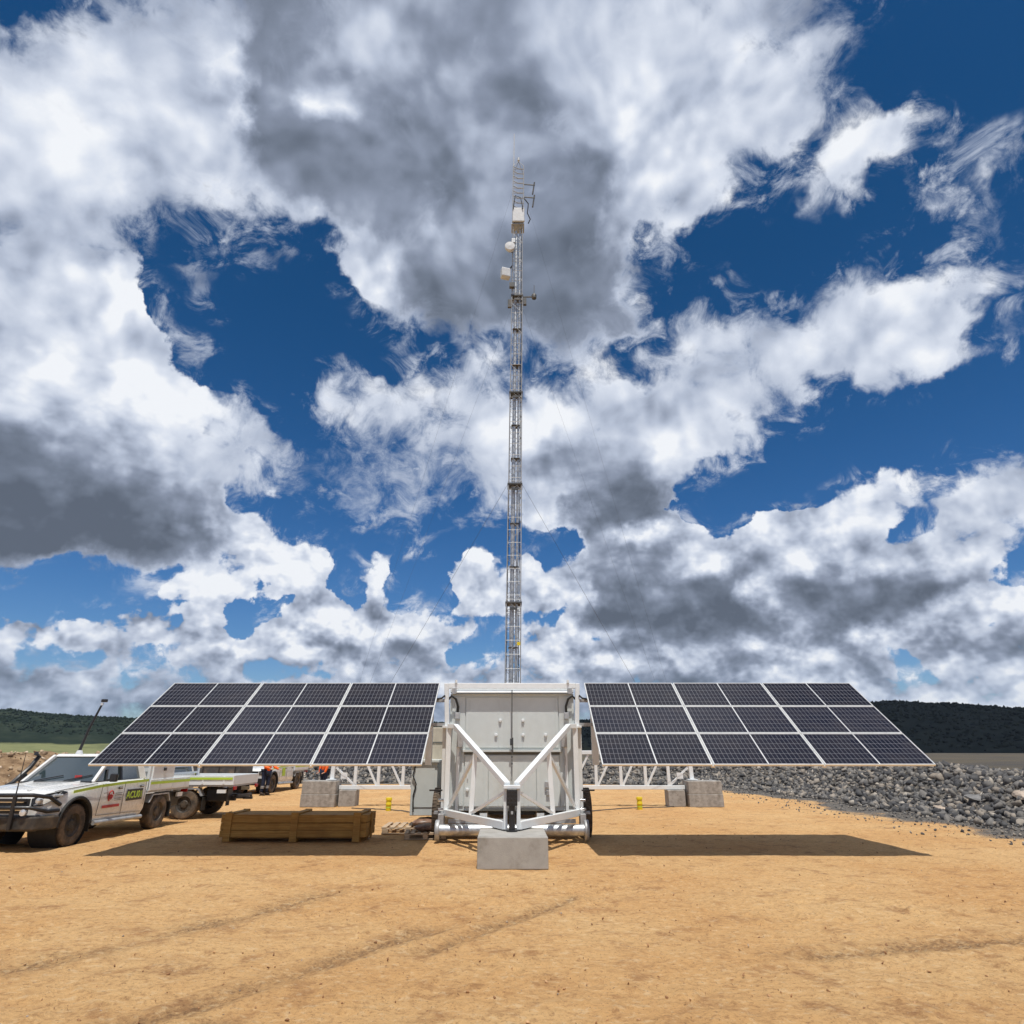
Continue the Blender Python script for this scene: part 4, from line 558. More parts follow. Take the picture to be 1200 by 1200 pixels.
# ------------------------------------------------------------------ rocks
def ico(sub=1):
    bm = bmesh.new(); bmesh.ops.create_icosphere(bm, subdivisions=sub, radius=1)
    v = np.array([tuple(q.co) for q in bm.verts]); f = np.array([[q.index for q in p.verts] for p in bm.faces]); bm.free(); return v, f
def rock_shape(sub, rng):
    v, f = ico(sub); v = v.copy()
    for _ in range(11):                                     # chop flat facets
        n = rng.normal(size=3); n /= np.linalg.norm(n); k = rng.uniform(.28, .66); d = v @ n; v -= np.outer(np.maximum(d - k, 0), n)
    v *= rng.uniform(.55, 1.3, 3); v += rng.normal(size=v.shape) * .02; return v, f
def scatter(name, pos, size, sub, mat_, kinds=14, seed=1):
    rng = np.random.default_rng(seed); shapes = [rock_shape(sub, rng) for _ in range(kinds)]
    V = []; F = []; off = 0
    for p, s in zip(pos, size):
        v, f = shapes[rng.integers(kinds)]; q = rng.normal(size=4); q /= np.linalg.norm(q); w, x, y, z = q
        Rm = np.array([[1-2*(y*y+z*z), 2*(x*y-z*w), 2*(x*z+y*w)], [2*(x*y+z*w), 1-2*(x*x+z*z), 2*(y*z-x*w)], [2*(x*z-y*w), 2*(y*z+x*w), 1-2*(x*x+y*y)]])
        V.append((v * s) @ Rm.T + p); F.append(f + off); off += len(v)
    V = np.concatenate(V).astype(np.float32); F = np.concatenate(F).astype(np.int32)
    me = bpy.data.meshes.new(name); me.vertices.add(len(V)); me.vertices.foreach_set('co', V.ravel()); me.loops.add(F.size); me.loops.foreach_set('vertex_index', F.ravel())
    me.polygons.add(len(F)); me.polygons.foreach_set('loop_start', np.arange(0, F.size, 3, dtype=np.int32)); me.polygons.foreach_set('loop_total', np.full(len(F), 3, np.int32)); me.update()
    me.materials.append(mat_); o = bpy.data.objects.new(name, me); COL.objects.link(o); return o
def rock_mat(name, cols, rough=.85):
    m = bpy.data.materials.new(name); m.use_nodes = True; g = NG(m.node_tree); bs = m.node_tree.nodes['Principled BSDF']
    ge = g.n('ShaderNodeNewGeometry'); P = g.n('ShaderNodeTexCoord').outputs['Object']
    c = g.ramp(ge.outputs['Random Per Island'], cols); c = g.v('SCALE', c, scale=g.mr(g.noise(P, 9, 6, .65), .3, .7, .72, 1.25, False))
    g.put(bs.inputs['Base Color'], c); bs.inputs['Roughness'].default_value = rough
    bn = g.n('ShaderNodeBump'); bn.inputs['Strength'].default_value = .6; bn.inputs['Distance'].default_value = .02
    g.nt.links.new(g.noise(P, 25, 6, .6), bn.inputs['Height']); g.nt.links.new(bn.outputs[0], bs.inputs['Normal']); return m
M['rock'] = rock_mat('grey_rock', [(0, lin(58, 58, 60)), (.35, lin(84, 83, 83)), (.7, lin(122, 118, 113)), (.86, lin(140, 130, 118)), (.95, lin(152, 143, 132)), (1, lin(176, 168, 156))])
M['earthrock'] = rock_mat('brown_rubble', [(0, lin(120, 98, 76)), (.5, lin(152, 130, 104)), (.85, lin(180, 158, 130)), (1, lin(205, 190, 170))])
M['clod'] = rock_mat('dirt_clod', [(0, lin(128, 92, 62)), (.6, lin(176, 132, 90)), (.9, lin(205, 165, 120)), (1, lin(150, 140, 130))])
def place(n, x0, x1, y0, y1, s0, s1, cond, seed, sink=.2, pw=2.8):
    rng = np.random.default_rng(seed); x = rng.uniform(x0, x1, n); y = rng.uniform(y0, y1, n); h, d = bank(x, y); k = cond(x, y, h, d, rng)
    x, y, h = x[k], y[k], h[k]; s = s0 + (s1 - s0) * rng.uniform(0, 1, len(x)) ** pw
    return np.stack([x, y, h + s * sink], -1), s
pr, sr = place(70000, 11, 27, 10, 48, .04, .25, lambda x, y, h, d, r: (d > .1 + r.uniform(-.9, .8, len(x)) ) & (d < 5.2), 1)
pb, sb = place(20000, -13, 14, 38, 47, .09, .30, lambda x, y, h, d, r: (d > .1 + r.uniform(-.9, .6, len(x))) & (d < 5.0), 2)
tag(scatter('rock_rubble', np.concatenate([pr, pb]), np.concatenate([sr, sb]), 1, M['rock'], seed=5), 'broken grey rock rubble heaped in a long bank round the back and right of the dirt pad', 'rubble', kind='stuff')
pe, se = place(16000, -46, -12, 12, 48, .04, .26, lambda x, y, h, d, r: (d > .2) & (d < 6), 3, pw=3.5)
tag(scatter('earth_rubble', pe, se, 1, M['earthrock'], seed=6), 'brown earth and rubble heap behind the white ute at the left', 'rubble', kind='stuff')
pc, sc_ = place(30000, 9, 20, 9, 44, .012, .07, lambda x, y, h, d, r: (d > -4.0) & (d < .9) & (r.uniform(0, 1, len(x)) < np.exp(-np.abs(d + .3) * 1.0)), 4)
tag(scatter('edge_gravel', pc, sc_, 1, M['rock'], kinds=6, seed=8), 'loose grey gravel along the foot of the rock bank', 'gravel', kind='stuff')
rng = np.random.default_rng(12); n = 12000; yy = 4 + 18 * rng.uniform(0, 1, n) ** 1.5; xx = rng.uniform(-1, 1, n) * (yy * .95 + 1)
sz = .004 + .022 * rng.uniform(0, 1, n) ** 9
tag(scatter('dirt_clods', np.stack([xx, yy, sz * .2 + .002], -1), sz, 1, M['clod'], kinds=8, seed=9), 'small pebbles and clods strewn over the orange dirt pad', 'pebbles', kind='stuff')
# single boulders on the crest that stand out from the rubble
def boulder(x, y, s, sc3, label, col, seed, sink=.15):
    h, _ = bank(np.array([x]), np.array([y])); v, f = rock_shape(3, np.random.default_rng(seed)); v = v * np.array(sc3) * s
    b = MB(); b.add([tuple(p) for p in v], [tuple(int(k) for k in q) for q in f])
    o = b.build('boulder', col, None); o.location = (x, y, float(h[0]) + s * sink); o.rotation_euler = (0, 0, seed * 1.3); tag(o, label, 'boulder')
    return o
M['tanrock'] = mat('tan_boulder', (.42, .34, .27), .9, var=.3, scale=4, bump=.8, bscale=12)
M['yelrock'] = mat('ochre_boulder', (.42, .31, .14), .9, var=.3, scale=4, bump=.8, bscale=12)
M['greyrock'] = mat('grey_boulder', (.20, .195, .19), .9, var=.3, scale=4, bump=.8, bscale=12)
def gpt(px, py, Zw=0.):
    """photo pixel -> world point at height Zw (used only to work out distances)"""
    f = 740; c, s = math.cos(R(20.7)), math.sin(R(20.7)); u = (px - 600) / f; v = (py - 600) / f
    k = (Zw - 1.8) / (s - v * c); return (u * k, k * (c + v * s))
boulder(14.4, 19.2, .42, (1.35, 1, .75), 'large pinkish tan boulder lying on the crest of the grey rock bank', M['tanrock'], 3)
boulder(15.6, 20.0, .36, (1.2, 1, .7), 'pale tan boulder right behind the pinkish one on the rock bank crest', M['tanrock'], 5)
boulder(14.9, 18.5, .26, (1, .9, .9), 'ochre yellow boulder in front of the tan boulders on the rock bank', M['yelrock'], 8)
boulder(13.9, 20.6, .30, (1.3, 1, .85), 'long dark grey boulder just left of the tan boulders on the rock bank', M['greyrock'], 9)
boulder(13.3, 21.4, .22, (1.4, 1, .6), 'small pale boulder beside the lower outer corner of the right solar array', M['tanrock'], 14)

# ------------------------------------------------------------------ distant hills and woods
def ridge(az):
    px = np.tan(np.radians(az)) * 740 / math.cos(R(20.7)) + 600      # where a far ridge at this azimuth stands, roughly
    prof = [(-900, 838), (-300, 832), (0, 835), (60, 841), (150, 845), (300, 848), (500, 850), (690, 848), (820, 842), (930, 834), (1030, 829), (1060, 827), (1120, 830), (1160, 833), (1200, 835), (1500, 828), (2400, 835)]
    y = np.interp(px, [p[0] for p in prof], [p[1] for p in prof])
    return np.degrees(np.arctan((880 - y) / 740 * math.cos(R(20.7)) ** 1.0 * np.cos(np.radians(az)) ** 0 * .935 * np.cos(np.radians(az))))
azs = np.linspace(-75, 75, 600); tt = np.linspace(0, 1, 30)
A, Tt = np.meshgrid(azs, tt)
side = smooth(A, -20, 5)
r0 = 1050 - 450 * side; r1 = r0 + 500
H = np.tan(np.radians(ridge(A))) * r1 + 1.8
prof = np.sin(np.clip(Tt / .8, 0, 1) * math.pi / 2) ** 1.5 * (1 - smooth(Tt, .85, 1.0) * .5)
rr = r0 + Tt * (r1 - r0) / .8 * .8
gul = fbm(A * .5 + 50, Tt * 3, 77, 4) - .5
Hz = H * prof * (1 + gul * .35 * (1 - Tt) ) - 1.5 * (Tt == 0)
hx, hy = rr * np.sin(np.radians(A)), rr * np.cos(np.radians(A))
b = MB(); b.v = [tuple(p) for p in np.stack([hx, hy, Hz], -1).reshape(-1, 3)]
na = len(azs); b.f = [(j * na + i, j * na + i + 1, (j + 1) * na + i + 1, (j + 1) * na + i) for j in range(len(tt) - 1) for i in range(na - 1)]
hm = bpy.data.materials.new('wooded_hillside'); hm.use_nodes = True; g = NG(hm.node_tree); bs = hm.node_tree.nodes['Principled BSDF']
P = g.n('ShaderNodeTexCoord').outputs['Object']; px_, py_, pz_ = g.sep(P)
cl = g.ramp(g.noise(P, .02, 8, .7), [(.3, (.012, .020, .016, 1)), (.5, (.020, .030, .022, 1)), (.72, (.042, .052, .036, 1))])
fld = g.ramp(g.noise(g.v('MULTIPLY', P, (1, 1, 6)), .02, 7, .65), [(.3, (.10, .115, .06, 1)), (.5, (.19, .20, .095, 1)), (.7, (.14, .155, .075, 1))])
cl = g.mixc(g.mr(g.m('ADD', pz_, g.m('MULTIPLY', g.m('SUBTRACT', g.noise(P, .01, 5, .6), .5), 10.)), 12.5, 10.), cl, fld)
cr = g.ramp(g.noise(P, .05, 8, .7), [(.3, (.004, .006, .008, 1)), (.7, (.009, .012, .013, 1))])  # right hill: cloud shade put into the colour, near black
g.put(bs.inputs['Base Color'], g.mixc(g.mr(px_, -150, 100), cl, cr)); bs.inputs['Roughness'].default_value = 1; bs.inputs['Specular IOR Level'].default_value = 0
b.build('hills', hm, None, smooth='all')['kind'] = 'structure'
rng = np.random.default_rng(33); n = 12000
az_ = rng.uniform(-44, 47, n); t_ = .03 + .79 * rng.uniform(0, 1, n) ** .7; t_[:2600] = rng.uniform(.74, .82, 2600); ok_ = (az_ > 0) | (t_ > .30)
sd = smooth(az_, -20, 5); r0_ = 1050 - 450 * sd; r_ = r0_ + t_ * 500
Hh = np.tan(np.radians(ridge(az_))) * (r0_ + 500) + 1.8; ph = np.sin(np.clip(t_ / .8, 0, 1) * math.pi / 2) ** 1.5 * (1 + (fbm(az_ * .5 + 50, t_ * 3, 77, 4) - .5) * .35 * (1 - t_))
tsz = np.where(az_ > -12, rng.uniform(1.6, 3.6, n), rng.uniform(2.2, 4.6, n))[ok_]
tp = np.stack([r_ * np.sin(np.radians(az_)), r_ * np.cos(np.radians(az_)), Hh * ph + .3], -1)[ok_]
wm = bpy.data.materials.new('far_foliage'); wm.use_nodes = True; g = NG(wm.node_tree); bs = wm.node_tree.nodes['Principled BSDF']
P = g.n('ShaderNodeTexCoord').outputs['Object']; px_, _, _ = g.sep(P)
isl = g.n('ShaderNodeNewGeometry').outputs['Random Per Island']
g.put(bs.inputs['Base Color'], g.mixc(g.mr(px_, -150, 100), g.ramp(isl, [(0, (.012, .020, .016, 1)), (1, (.028, .040, .028, 1))]), g.ramp(isl, [(0, (.004, .006, .008, 1)), (1, (.010, .013, .013, 1))])))  # crowns on the right darkened in colour, standing in for cloud shade
bs.inputs['Roughness'].default_value = 1; bs.inputs['Specular IOR Level'].default_value = 0
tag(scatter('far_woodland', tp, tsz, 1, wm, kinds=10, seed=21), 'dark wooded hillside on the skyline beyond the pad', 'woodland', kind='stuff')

# ------------------------------------------------------------------ solar arrays on the two wings
TILT = R(33.8)
def make_array(side, label):
    """side -1 left, +1 right; the inner edge of the glass stands at x = side * xin"""
    root = thing('solar_array', label, 'solar array', (0, 0, 0), 0, 'tilted solar arrays on either wing of the trailer')
    xin = 1.66; y0, z0 = 12.50, 1.56; ct, st = math.cos(TILT), math.sin(TILT)
    def P(a, b, h=0.):           # a along x from the inner edge, b up the slope, h above the glass
        return (side * (xin + a), y0 + b * ct - h * st, z0 + b * st + h * ct)
    mw, mh, gap = 2.03, 1.005, .022
    for i in range(3):
        for j in range(3):
            a0 = i * (mw + gap); b0 = j * (mh + gap); mid = a0 + mw / 2
            fr = MB(); w = .021
            def strip(a1, a2, b1, b2, h1=-.033, h2=.003):
                q = [P(a1, b1, h1), P(a2, b1, h1), P(a2, b2, h1), P(a1, b2, h1), P(a1, b1, h2), P(a2, b1, h2), P(a2, b2, h2), P(a1, b2, h2)]
                fr.add(q, [(0,3,2,1),(4,5,6,7),(0,1,5,4),(1,2,6,5),(2,3,7,6),(3,0,4,7)])
            strip(a0, a0 + w, b0, b0 + mh); strip(a0 + mw - w, a0 + mw, b0, b0 + mh)
            strip(a0 + w, a0 + mw - w, b0, b0 + w); strip(a0 + w, a0 + mw - w, b0 + mh - w, b0 + mh)
            strip(mid - .011, mid + .011, b0 + w, b0 + mh - w, -.01, .0015)
            g_ = MB(); uvs = []
            for a1, a2 in ((a0 + w, mid - .011), (mid + .011, a0 + mw - w)):
                g_.add([P(a1, b0 + w, -.003), P(a2, b0 + w, -.003), P(a2, b0 + mh - w, -.003), P(a1, b0 + mh - w, -.003), P(a1, b0 + w, -.03), P(a2, b0 + w, -.03), P(a2, b0 + mh - w, -.03), P(a1, b0 + mh - w, -.03)],
                       [(0,1,2,3), (7,6,5,4)])
                uvs += [(0, 0), (1, 0), (1, 1), (0, 1), (0, 0), (0, 0), (0, 0), (0, 0)]
            o = g_.build('solar_panel', M['solar'], root, fix=False)
            ul = o.data.uv_layers.new(name='UVMap')
            for li, lp in enumerate(o.data.loops): ul.data[li].uv = uvs[lp.vertex_index]
            fr.build('panel_frame', M['alu'], o)
    W_ = 3 * mw + 2 * gap
    for a_ in (mw + gap / 2, 2 * mw + gap * 1.5):
        r_ = MB(); r_.bar(P(a_, 0, -.05), P(a_, 3.06, -.05), .07, .03, (0, -st, ct)); r_.build('gap_sun_stop', M['alu'], root)  # strips added behind the column gaps to block sunlight through them
    for b_ in (mh + gap / 2, 2 * mh + gap * 1.5):
        r_ = MB(); r_.bar(P(0, b_, -.068), P(6.13, b_, -.068), .05, .004, (0, -st, ct)); r_.build('gap_sun_stop', M['alu'], root)  # added cross strips, closing the row gaps against the sun
    for b_ in (.35, 1.55, 2.7):
        r_ = MB(); r_.bar(P(.05, b_, -.115), P(W_ - .05, b_, -.115), .06, .08); r_.build('rail', M['white'], root)
    for a_ in (.9, 3.05, 5.2):
        r_ = MB(); r_.bar(P(a_, .45, -.20), P(a_, 2.95, -.20), .06, .08, (0, -st, ct)); r_.build('rafter', M['white'], root)
    tor = MB(); c0 = P(.2, 1.5, -.36); c1 = P(5.4, 1.5, -.36); tor.cyl(c0, c1, .09, 14); tor.build('torque_tube', M['white'], root, smooth=True)
    for zz in (2.35, 2.87):
        k = MB(); k.bar((side * 1.50, 15.05, zz), (side * 1.98, 15.05, zz), .07, .07); k.build('hinge_arm', M['galv_dull'], root)
    p = MB(); p.bar((side * 1.86, 15.12, 1.5), (side * 1.86, 15.12, 2.95), .14, .12); p.build('wing_post', M['white'], root)
    cb = MB(); cb.tube([(side * 1.53, 14.98, 2.98), (side * 1.6, 14.97, 2.92), (side * 1.70, 14.97, 2.90), (side * 1.82, 14.97, 2.93), (side * 1.95, 14.98, 3.02)], .022, 6); cb.build('cable', M['black'], root, smooth=True)
    return root
make_array(-1, 'tilted dark solar array on the left wing, above the timber crate')
make_array(1, 'tilted dark solar array on the right wing, before the grey rock bank')

# ------------------------------------------------------------------ outrigger trusses (behind the panels, ends over the concrete stacks)
def make_outrigger(side, label):
    root = thing('outrigger_truss', label, 'outrigger', (0, 0, 0), 0, 'white outrigger trusses of the mast trailer')
    Y0 = 24.0; zb, zt = .60, 1.74; x0, x1 = side * 1.2, side * 6.02
    k = MB(); k.bar((x0, Y0, zb), (x1, Y0, zb), .13, .13); k.build('bottom_chord', M['white'], root, bevel=.01)
    k = MB(); k.bar((x0, Y0, zt), (side * 5.2, Y0, zt), .13, .13); k.build('top_chord', M['white'], root, bevel=.01)
    xp = [2.1, 2.95, 3.82, 4.68, 5.49]
    for x in xp:
        k = MB(); k.bar((side * x, Y0, zb + .067), (side * x, Y0, zt - .067), .10, .10); k.build('post', M['white'], root)
    for x in xp[:4]:
        k = MB(); k.bar((side * (x + .60), Y0 + .004, zt - .07), (side * (x + .06), Y0 + .004, zb + .07), .065, .065); k.build('diagonal', M['white'], root)
    k = MB(); k.bar((side * 5.2, Y0, zt), (side * 6.3, Y0, 1.36), .13, .13); k.build('sloping_chord', M['white'], root)
    k = MB(); k.bar((side * 6.28, Y0, 1.34), (side * 6.30, Y0, .86), .13, .13); k.build('end_post', M['white'], root)
    k = MB(); k.bar((side * 5.54, Y0, zb + .09), (side * 6.20, Y0, 1.26), .065, .065); k.box((side * 5.88, Y0 - .05, .98), (.22, .02, .2)); k.build('gusset_brace', M['white'], root)
    k = MB(); k.box((side * 6.30, Y0, .853), (.34, .34, .03)); k.build('foot_plate', M['white'], root)
    return root
make_outrigger(-1, 'white truss outrigger left of the trailer, ending on the left concrete stack')
make_outrigger(1, 'white truss outrigger right of the trailer, ending on the right concrete stack')

# ------------------------------------------------------------------ trailer with the equipment cabinet
T = thing('mast_trailer', 'white trailer frame with pale grey equipment cabinet between the two solar arrays', 'trailer', (0, 0, 0))
YF = 15.15
cab = MB(); cab.box((0, YF + 1.25, 1.80), (2.84, 2.5, 2.46)); cab_o = cab.build('cabinet', M['cabinet'], T, bevel=.012)
yf = YF - .002
def door(x0, x1, z0, z1):
    d = MB(); d.box(((x0 + x1) / 2, yf - .014, (z0 + z1) / 2), (x1 - x0, .028, z1 - z0)); return d.build('door', M['cabinet'], cab_o, bevel=.006)
door(-1.05, -.008, 1.86, 2.95); door(.008, 1.05, 1.86, 2.95)
door(-1.05, -.53, .66, 1.70); door(-.515, -.008, .66, 1.70); door(.008, .53, .66, 1.70); door(.545, 1.05, .66, 1.70)
for x in (-1.22, 1.22): MB().box((x, yf - .010, 1.82), (.30, .02, 2.3)).build('side_panel', M['cabinet'], cab_o, bevel=.004)
k = MB(); k.box((0, yf - .05, 1.795), (2.2, .10, .05)); k.build('drip_ledge', M['cabinet'], cab_o, bevel=.006)
k = MB(); k.box((0, yf - .006, 1.74), (2.2, .012, .05)); k.build('ledge_gap', M['cabinet_dark'], cab_o)
for x in (-.96, -.30, -.18, .12, .24, .98):
    k = MB(); k.box((x, yf - .033, 2.4), (.012, .012, 1.02)); k.build('rib', M['cabinet'], cab_o)
for x in (-.62, -.30, -.2, .16, .26, .36, .64):
    k = MB(); k.box((x, yf - .033, 1.18), (.012, .012, .98)); k.build('rib', M['cabinet'], cab_o)
for (x, z) in ((-.27, 2.44), (.25, 2.44), (-.36, 2.13), (.25, 2.13), (.76, 2.13), (-.98, 1.0), (-.88, 1.0)):
    k = MB(); k.lathe([(0, -.045), (.03, -.042), (.036, -.02), (.03, 0)], (x, yf - .028, z), 'y', 14); k.build('latch', M['white'], cab_o, smooth=True)
for (x, z) in ((-.98, 1.30), (-.86, 1.30)):
    k = MB(); k.box((x, yf - .04, z), (.02, .035, .16)); k.build('handle', M['white'], cab_o)
k = MB(); k.box((.80, yf - .05, 1.10), (.16, .06, .12)); k.box((.80, yf - .05, .94), (.1, .05, .1)); k.build('junction_box', M['galv_dull'], cab_o, bevel=.005)
k = MB(); k.box((-.35, yf - .004, .60), (1.1, .02, .05)); k.box((.45, yf - .004, .60), (.7, .02, .05)); k.build('vent_slot', M['cabinet_dark'], cab_o)
for sx in (-1, 1):
    k = MB(); k.box((sx * 1.16, yf - .11, 2.02), (.13, .18, .30)); k.build('terminal_box', M['galv_dull'], cab_o, bevel=.01)
    k = MB(); k.tube([(sx * 1.16, yf - .1, 1.87), (sx * 1.17, yf - .12, 1.6), (sx * 1.2, yf - .06, 1.2), (sx * 1.22, yf - .05, .8)], .025, 6); k.build('conduit', M['galv_dull'], cab_o, smooth=True)
    k = MB(); k.tube([(sx * 1.45, YF - .12, 2.90), (sx * 1.38, YF - .16, 2.97), (sx * 1.28, YF - .14, 2.90), (sx * 1.23, YF - .09, 2.74), (sx * 1.24, YF - .07, 2.58)], .026, 8); k.build('cable', M['black'], T, smooth=True)
    k = MB(); k.box((sx * 1.24, YF - .07, 2.54), (.11, .09, .14)); k.build('cable_gland_box', M['galv_dull'], T, bevel=.01)
# roof hood and header
k = MB(); k.prism([(YF - .17, 3.03), (YF - .004, 3.05), (YF - .004, 3.12), (YF - .17, 3.065)], -1.27, 1.27, 'x'); k.build('hood', M['white'], T, bevel=.006)
k = MB(); k.box((0, YF - .06, 3.20), (2.92, .10, .12)); k.build('header_beam', M['white'], T, bevel=.01)
k = MB(); k.box((0, YF + 1.35, 3.10), (2.86, 2.6, .10)); k.build('roof', M['white'], T, bevel=.02)
for x in (-1.33, 1.33):
    k = MB(); k.box((x, YF - .07, 3.08), (.1, .12, .12)); k.build('roof_bracket', M['galv_dull'], T)
    k = MB(); k.cyl((x * .97, YF - .12, 3.26), (x * .97, YF - .12, 3.33), .03, 8); k.build('lifting_eye', M['white'], T)
# corner posts (two heights as in the photograph) and brackets
for sx in (-1, 1):
    k = MB(); k.bar((sx * 1.46, YF - .10, 2.26), (sx * 1.51, YF - .10, 3.25), .10, .12); k.build('upper_post', M['white'], T, bevel=.008)
    k = MB(); k.bar((sx * 1.50, YF - .02, .30), (sx * 1.52, YF - .02, 2.36), .09, .12); k.build('corner_post', M['white'], T, bevel=.008)
    k = MB(); k.bar((sx * 1.41, YF - .20, .50), (sx * 1.41, YF - .20, 2.30), .11, .10); k.build('drawbar_post', M['white'], T, bevel=.008)
    k = MB(); k.box((sx * 1.45, YF - .12, 2.30), (.22, .22, .05)); k.build('post_bracket', M['white'], T, bevel=.006)
    k = MB(); k.bar((sx * 1.20, YF - .10, .45), (sx * 1.20, YF - .10, 2.2), .06, .06); k.build('inner_post', M['white'], T)
    k = MB(); k.box((sx * 1.62, YF - .1, .55), (.12, .2, .05)); k.build('side_bracket', M['galv_dull'], T)
# V shaped drawbar
NOSE = Vector((0, 12.36, 0))
for sx in (-1, 1):
    A_ = Vector((sx * 1.42, YF - .22, 2.31)); A1 = Vector((sx * 1.26, YF - .30, 2.31)); N1 = Vector((sx * .09, 12.40, 1.22))
    k = MB(); k.bar(A_, A1, .11, .10); k.bar(A1, N1, .11, .10); k.build('upper_drawbar', M['white'], T, bevel=.008)
    B_ = Vector((sx * 1.42, YF - .22, .56)); N2 = Vector((sx * .12, 12.42, .56))
    k = MB(); k.bar(B_, N2, .10, .13); k.build('lower_drawbar', M['white'], T, bevel=.008)
    mt = A1.lerp(N1, .44); mb = B_.lerp(N2, .47)
    k = MB(); k.bar(mt - Vector((0, 0, .06)), mb + Vector((0, 0, .06)), .09, .07); k.build('drawbar_strut', M['white'], T)
    k = MB(); k.bar(mt - Vector((0, 0, .1)), B_ + Vector((-sx * .05, 0, .08)), .055, .055); k.build('drawbar_strut', M['white'], T)
    k = MB(); k.bar(mb + Vector((0, 0, .08)), N1 + Vector((0, .02, -.1)), .045, .045); k.build('drawbar_strut', M['white'], T)
    k = MB(); k.bar((sx * .115, 12.40, .50), (sx * .115, 12.40, 1.16), .07, .09); k.build('nose_post', M['white'], T, bevel=.006)
k = MB(); k.box((0, 12.37, 1.19), (.30, .18, .06)); k.build('nose_plate', M['white'], T, bevel=.008)
# jack and coupling
j = MB(); j.cyl((0, 12.30, .50), (0, 12.30, .95), .055, 16); j.lathe([(.0, .478), (.10, .478), (.10, .50), (.055, .505)], (0, 12.30, 0), 'z', 20); jo = j.build('jack_leg', M['blackmetal'], T, smooth=True)
j = MB(); j.box((0, 12.27, 1.02), (.19, .14, .26)); [j.cyl((x, 12.19, z), (x, 12.20, z), .018, 8) for x in (-.06, 0, .06) for z in (.93, 1.0, 1.07, 1.12)]; j.build('coupling_head', M['blackmetal'], T, bevel=.015)
j = MB(); j.box((0, 12.24, .78), (.04, .02, .05)); j.build('jack_mark', M['galv_dull'], jo)
# winch chain hanging in front of the doors
c_ = MB()
for q in range(9):
    z = 2.02 - q * .07
    c_.lathe([(.014, -.004), (.02, 0), (.014, .004), (.009, 0), (.014, -.004)], (0.0, YF - .19, z), 'y' if q % 2 else 'x', 8)
c_.box((-.02, YF - .16, 1.98), (.05, .05, .14)); c_.tube([(0, YF - .19, 3.10), (0, YF - .17, 2.05)], .012, 6); c_.box((.012, YF - .17, 1.9), (.035, .03, .34)); c_.build('hanging_chain', M['darkgrey'], T)
# galvanised base tube with end flanges, chassis
k = MB(); k.cyl((-1.52, YF - .42, .24), (1.52, YF - .42, .24), .115, 24); k.build('base_tube', M['galv'], T, smooth=True)
for sx in (-1, 1):
    k = MB(); k.lathe([(0, -.045), (.19, -.045), (.20, -.03), (.20, .03), (.19, .045), (0, .045)], (sx * 1.56, YF - .42, .24), 'x', 24); k.build('end_flange', M['galv_dull'], T, smooth=True)
    k = MB(); k.box((sx * 1.50, YF - .30, .42), (.12, .3, .26)); k.build('tube_bracket', M['galv_dull'], T, bevel=.01)
    k = MB(); k.box((sx * .75, YF - .30, .40), (1.2, .10, .08)); k.build('step_rail', M['galv_dull'], T, bevel=.005)
    k = MB(); k.box((sx * .62, YF + 4.4, .42), (.16, 8.8, .22)); k.build('chassis_rail', M['white'], T)
    for z_ in (.62, .80): MB().cyl((sx * 1.46, YF - .28, z_), (sx * 1.58, YF - .28, z_), .035, 10).build('bolt', M['chrome'], T, smooth=True)
def wheel_mb(r, w, cx, cy, cz, s):
    t = MB(); h = w / 2; t.lathe([(r * .58, -h * .9), (r * .80, -h), (r * .94, -h * .92), (r, -h * .6), (r, h * .6), (r * .94, h * .92), (r * .80, h), (r * .58, h * .9)], (cx, cy, cz), 'x', 40)
    for q in range(44):
        a = 2 * math.pi * q / 44
        for s2 in (-1, 1):
            c = Vector((cx + s2 * h * .45, cy + math.cos(a + s2 * .035) * r, cz + math.sin(a + s2 * .035) * r))
            t.box(c, (h * .75, r * .085, r * .035), Matrix.Rotation(a - math.pi / 2, 3, 'X'))
    m = MB(); e = s * h
    m.lathe([(r * .60, -e * .95), (r * .60, e * .85), (r * .56, e * .92), (r * .50, e * .55), (r * .30, e * .50), (r * .24, e * .72), (r * .12, e * .76), (0, e * .76)], (cx, cy, cz), 'x', 32)
    for q in range(6):
        a = 2 * math.pi * q / 6; m.lathe([(0, e * .8), (r * .04, e * .8), (r * .04, e * .5)], (cx, cy + math.cos(a) * r * .19, cz + math.sin(a) * r * .19), 'x', 8)
    for q in range(8):
        a = 2 * math.pi * q / 8; m.box((cx + e * .53, cy + math.cos(a) * r * .40, cz + math.sin(a) * r * .40), (abs(e) * .08, r * .11, r * .17), Matrix.Rotation(a - math.pi / 2, 3, 'X'))
    return t, m
def add_wheel(parent, r, w, cx, cy, cz, s, rimmat=None):
    t, m = wheel_mb(r, w, cx, cy, cz, s); wo = t.build('wheel', M['tyre'], parent, smooth=True); m.build('rim', rimmat or M['rim'], wo, smooth=True); return wo
for sx in (-1, 1):
    for yy in (YF + .60, YF + 5.6, YF + 6.7): add_wheel(T, .50, .22, sx * (1.66 if yy < YF + 1 else 1.5), yy, .50, sx)
k = MB(); [k.box((0, yy, .5), (2.6, .1, .1)) for yy in (YF + .60, YF + 5.6, YF + 6.7)]; k.build('axle', M['blackmetal'], T)
k = MB(); k.box((0, YF + 5.4, .78), (2.5, 5.4, .10)); k.build('deck', M['galv_dull'], T)
for sx in (-1, 1):
    k = MB(); k.bar((sx * 1.5, YF - .3, 1.0), (sx * 1.78, YF - .3, 1.0), .03, .03); k.build('side_pin', M['blackmetal'], T)
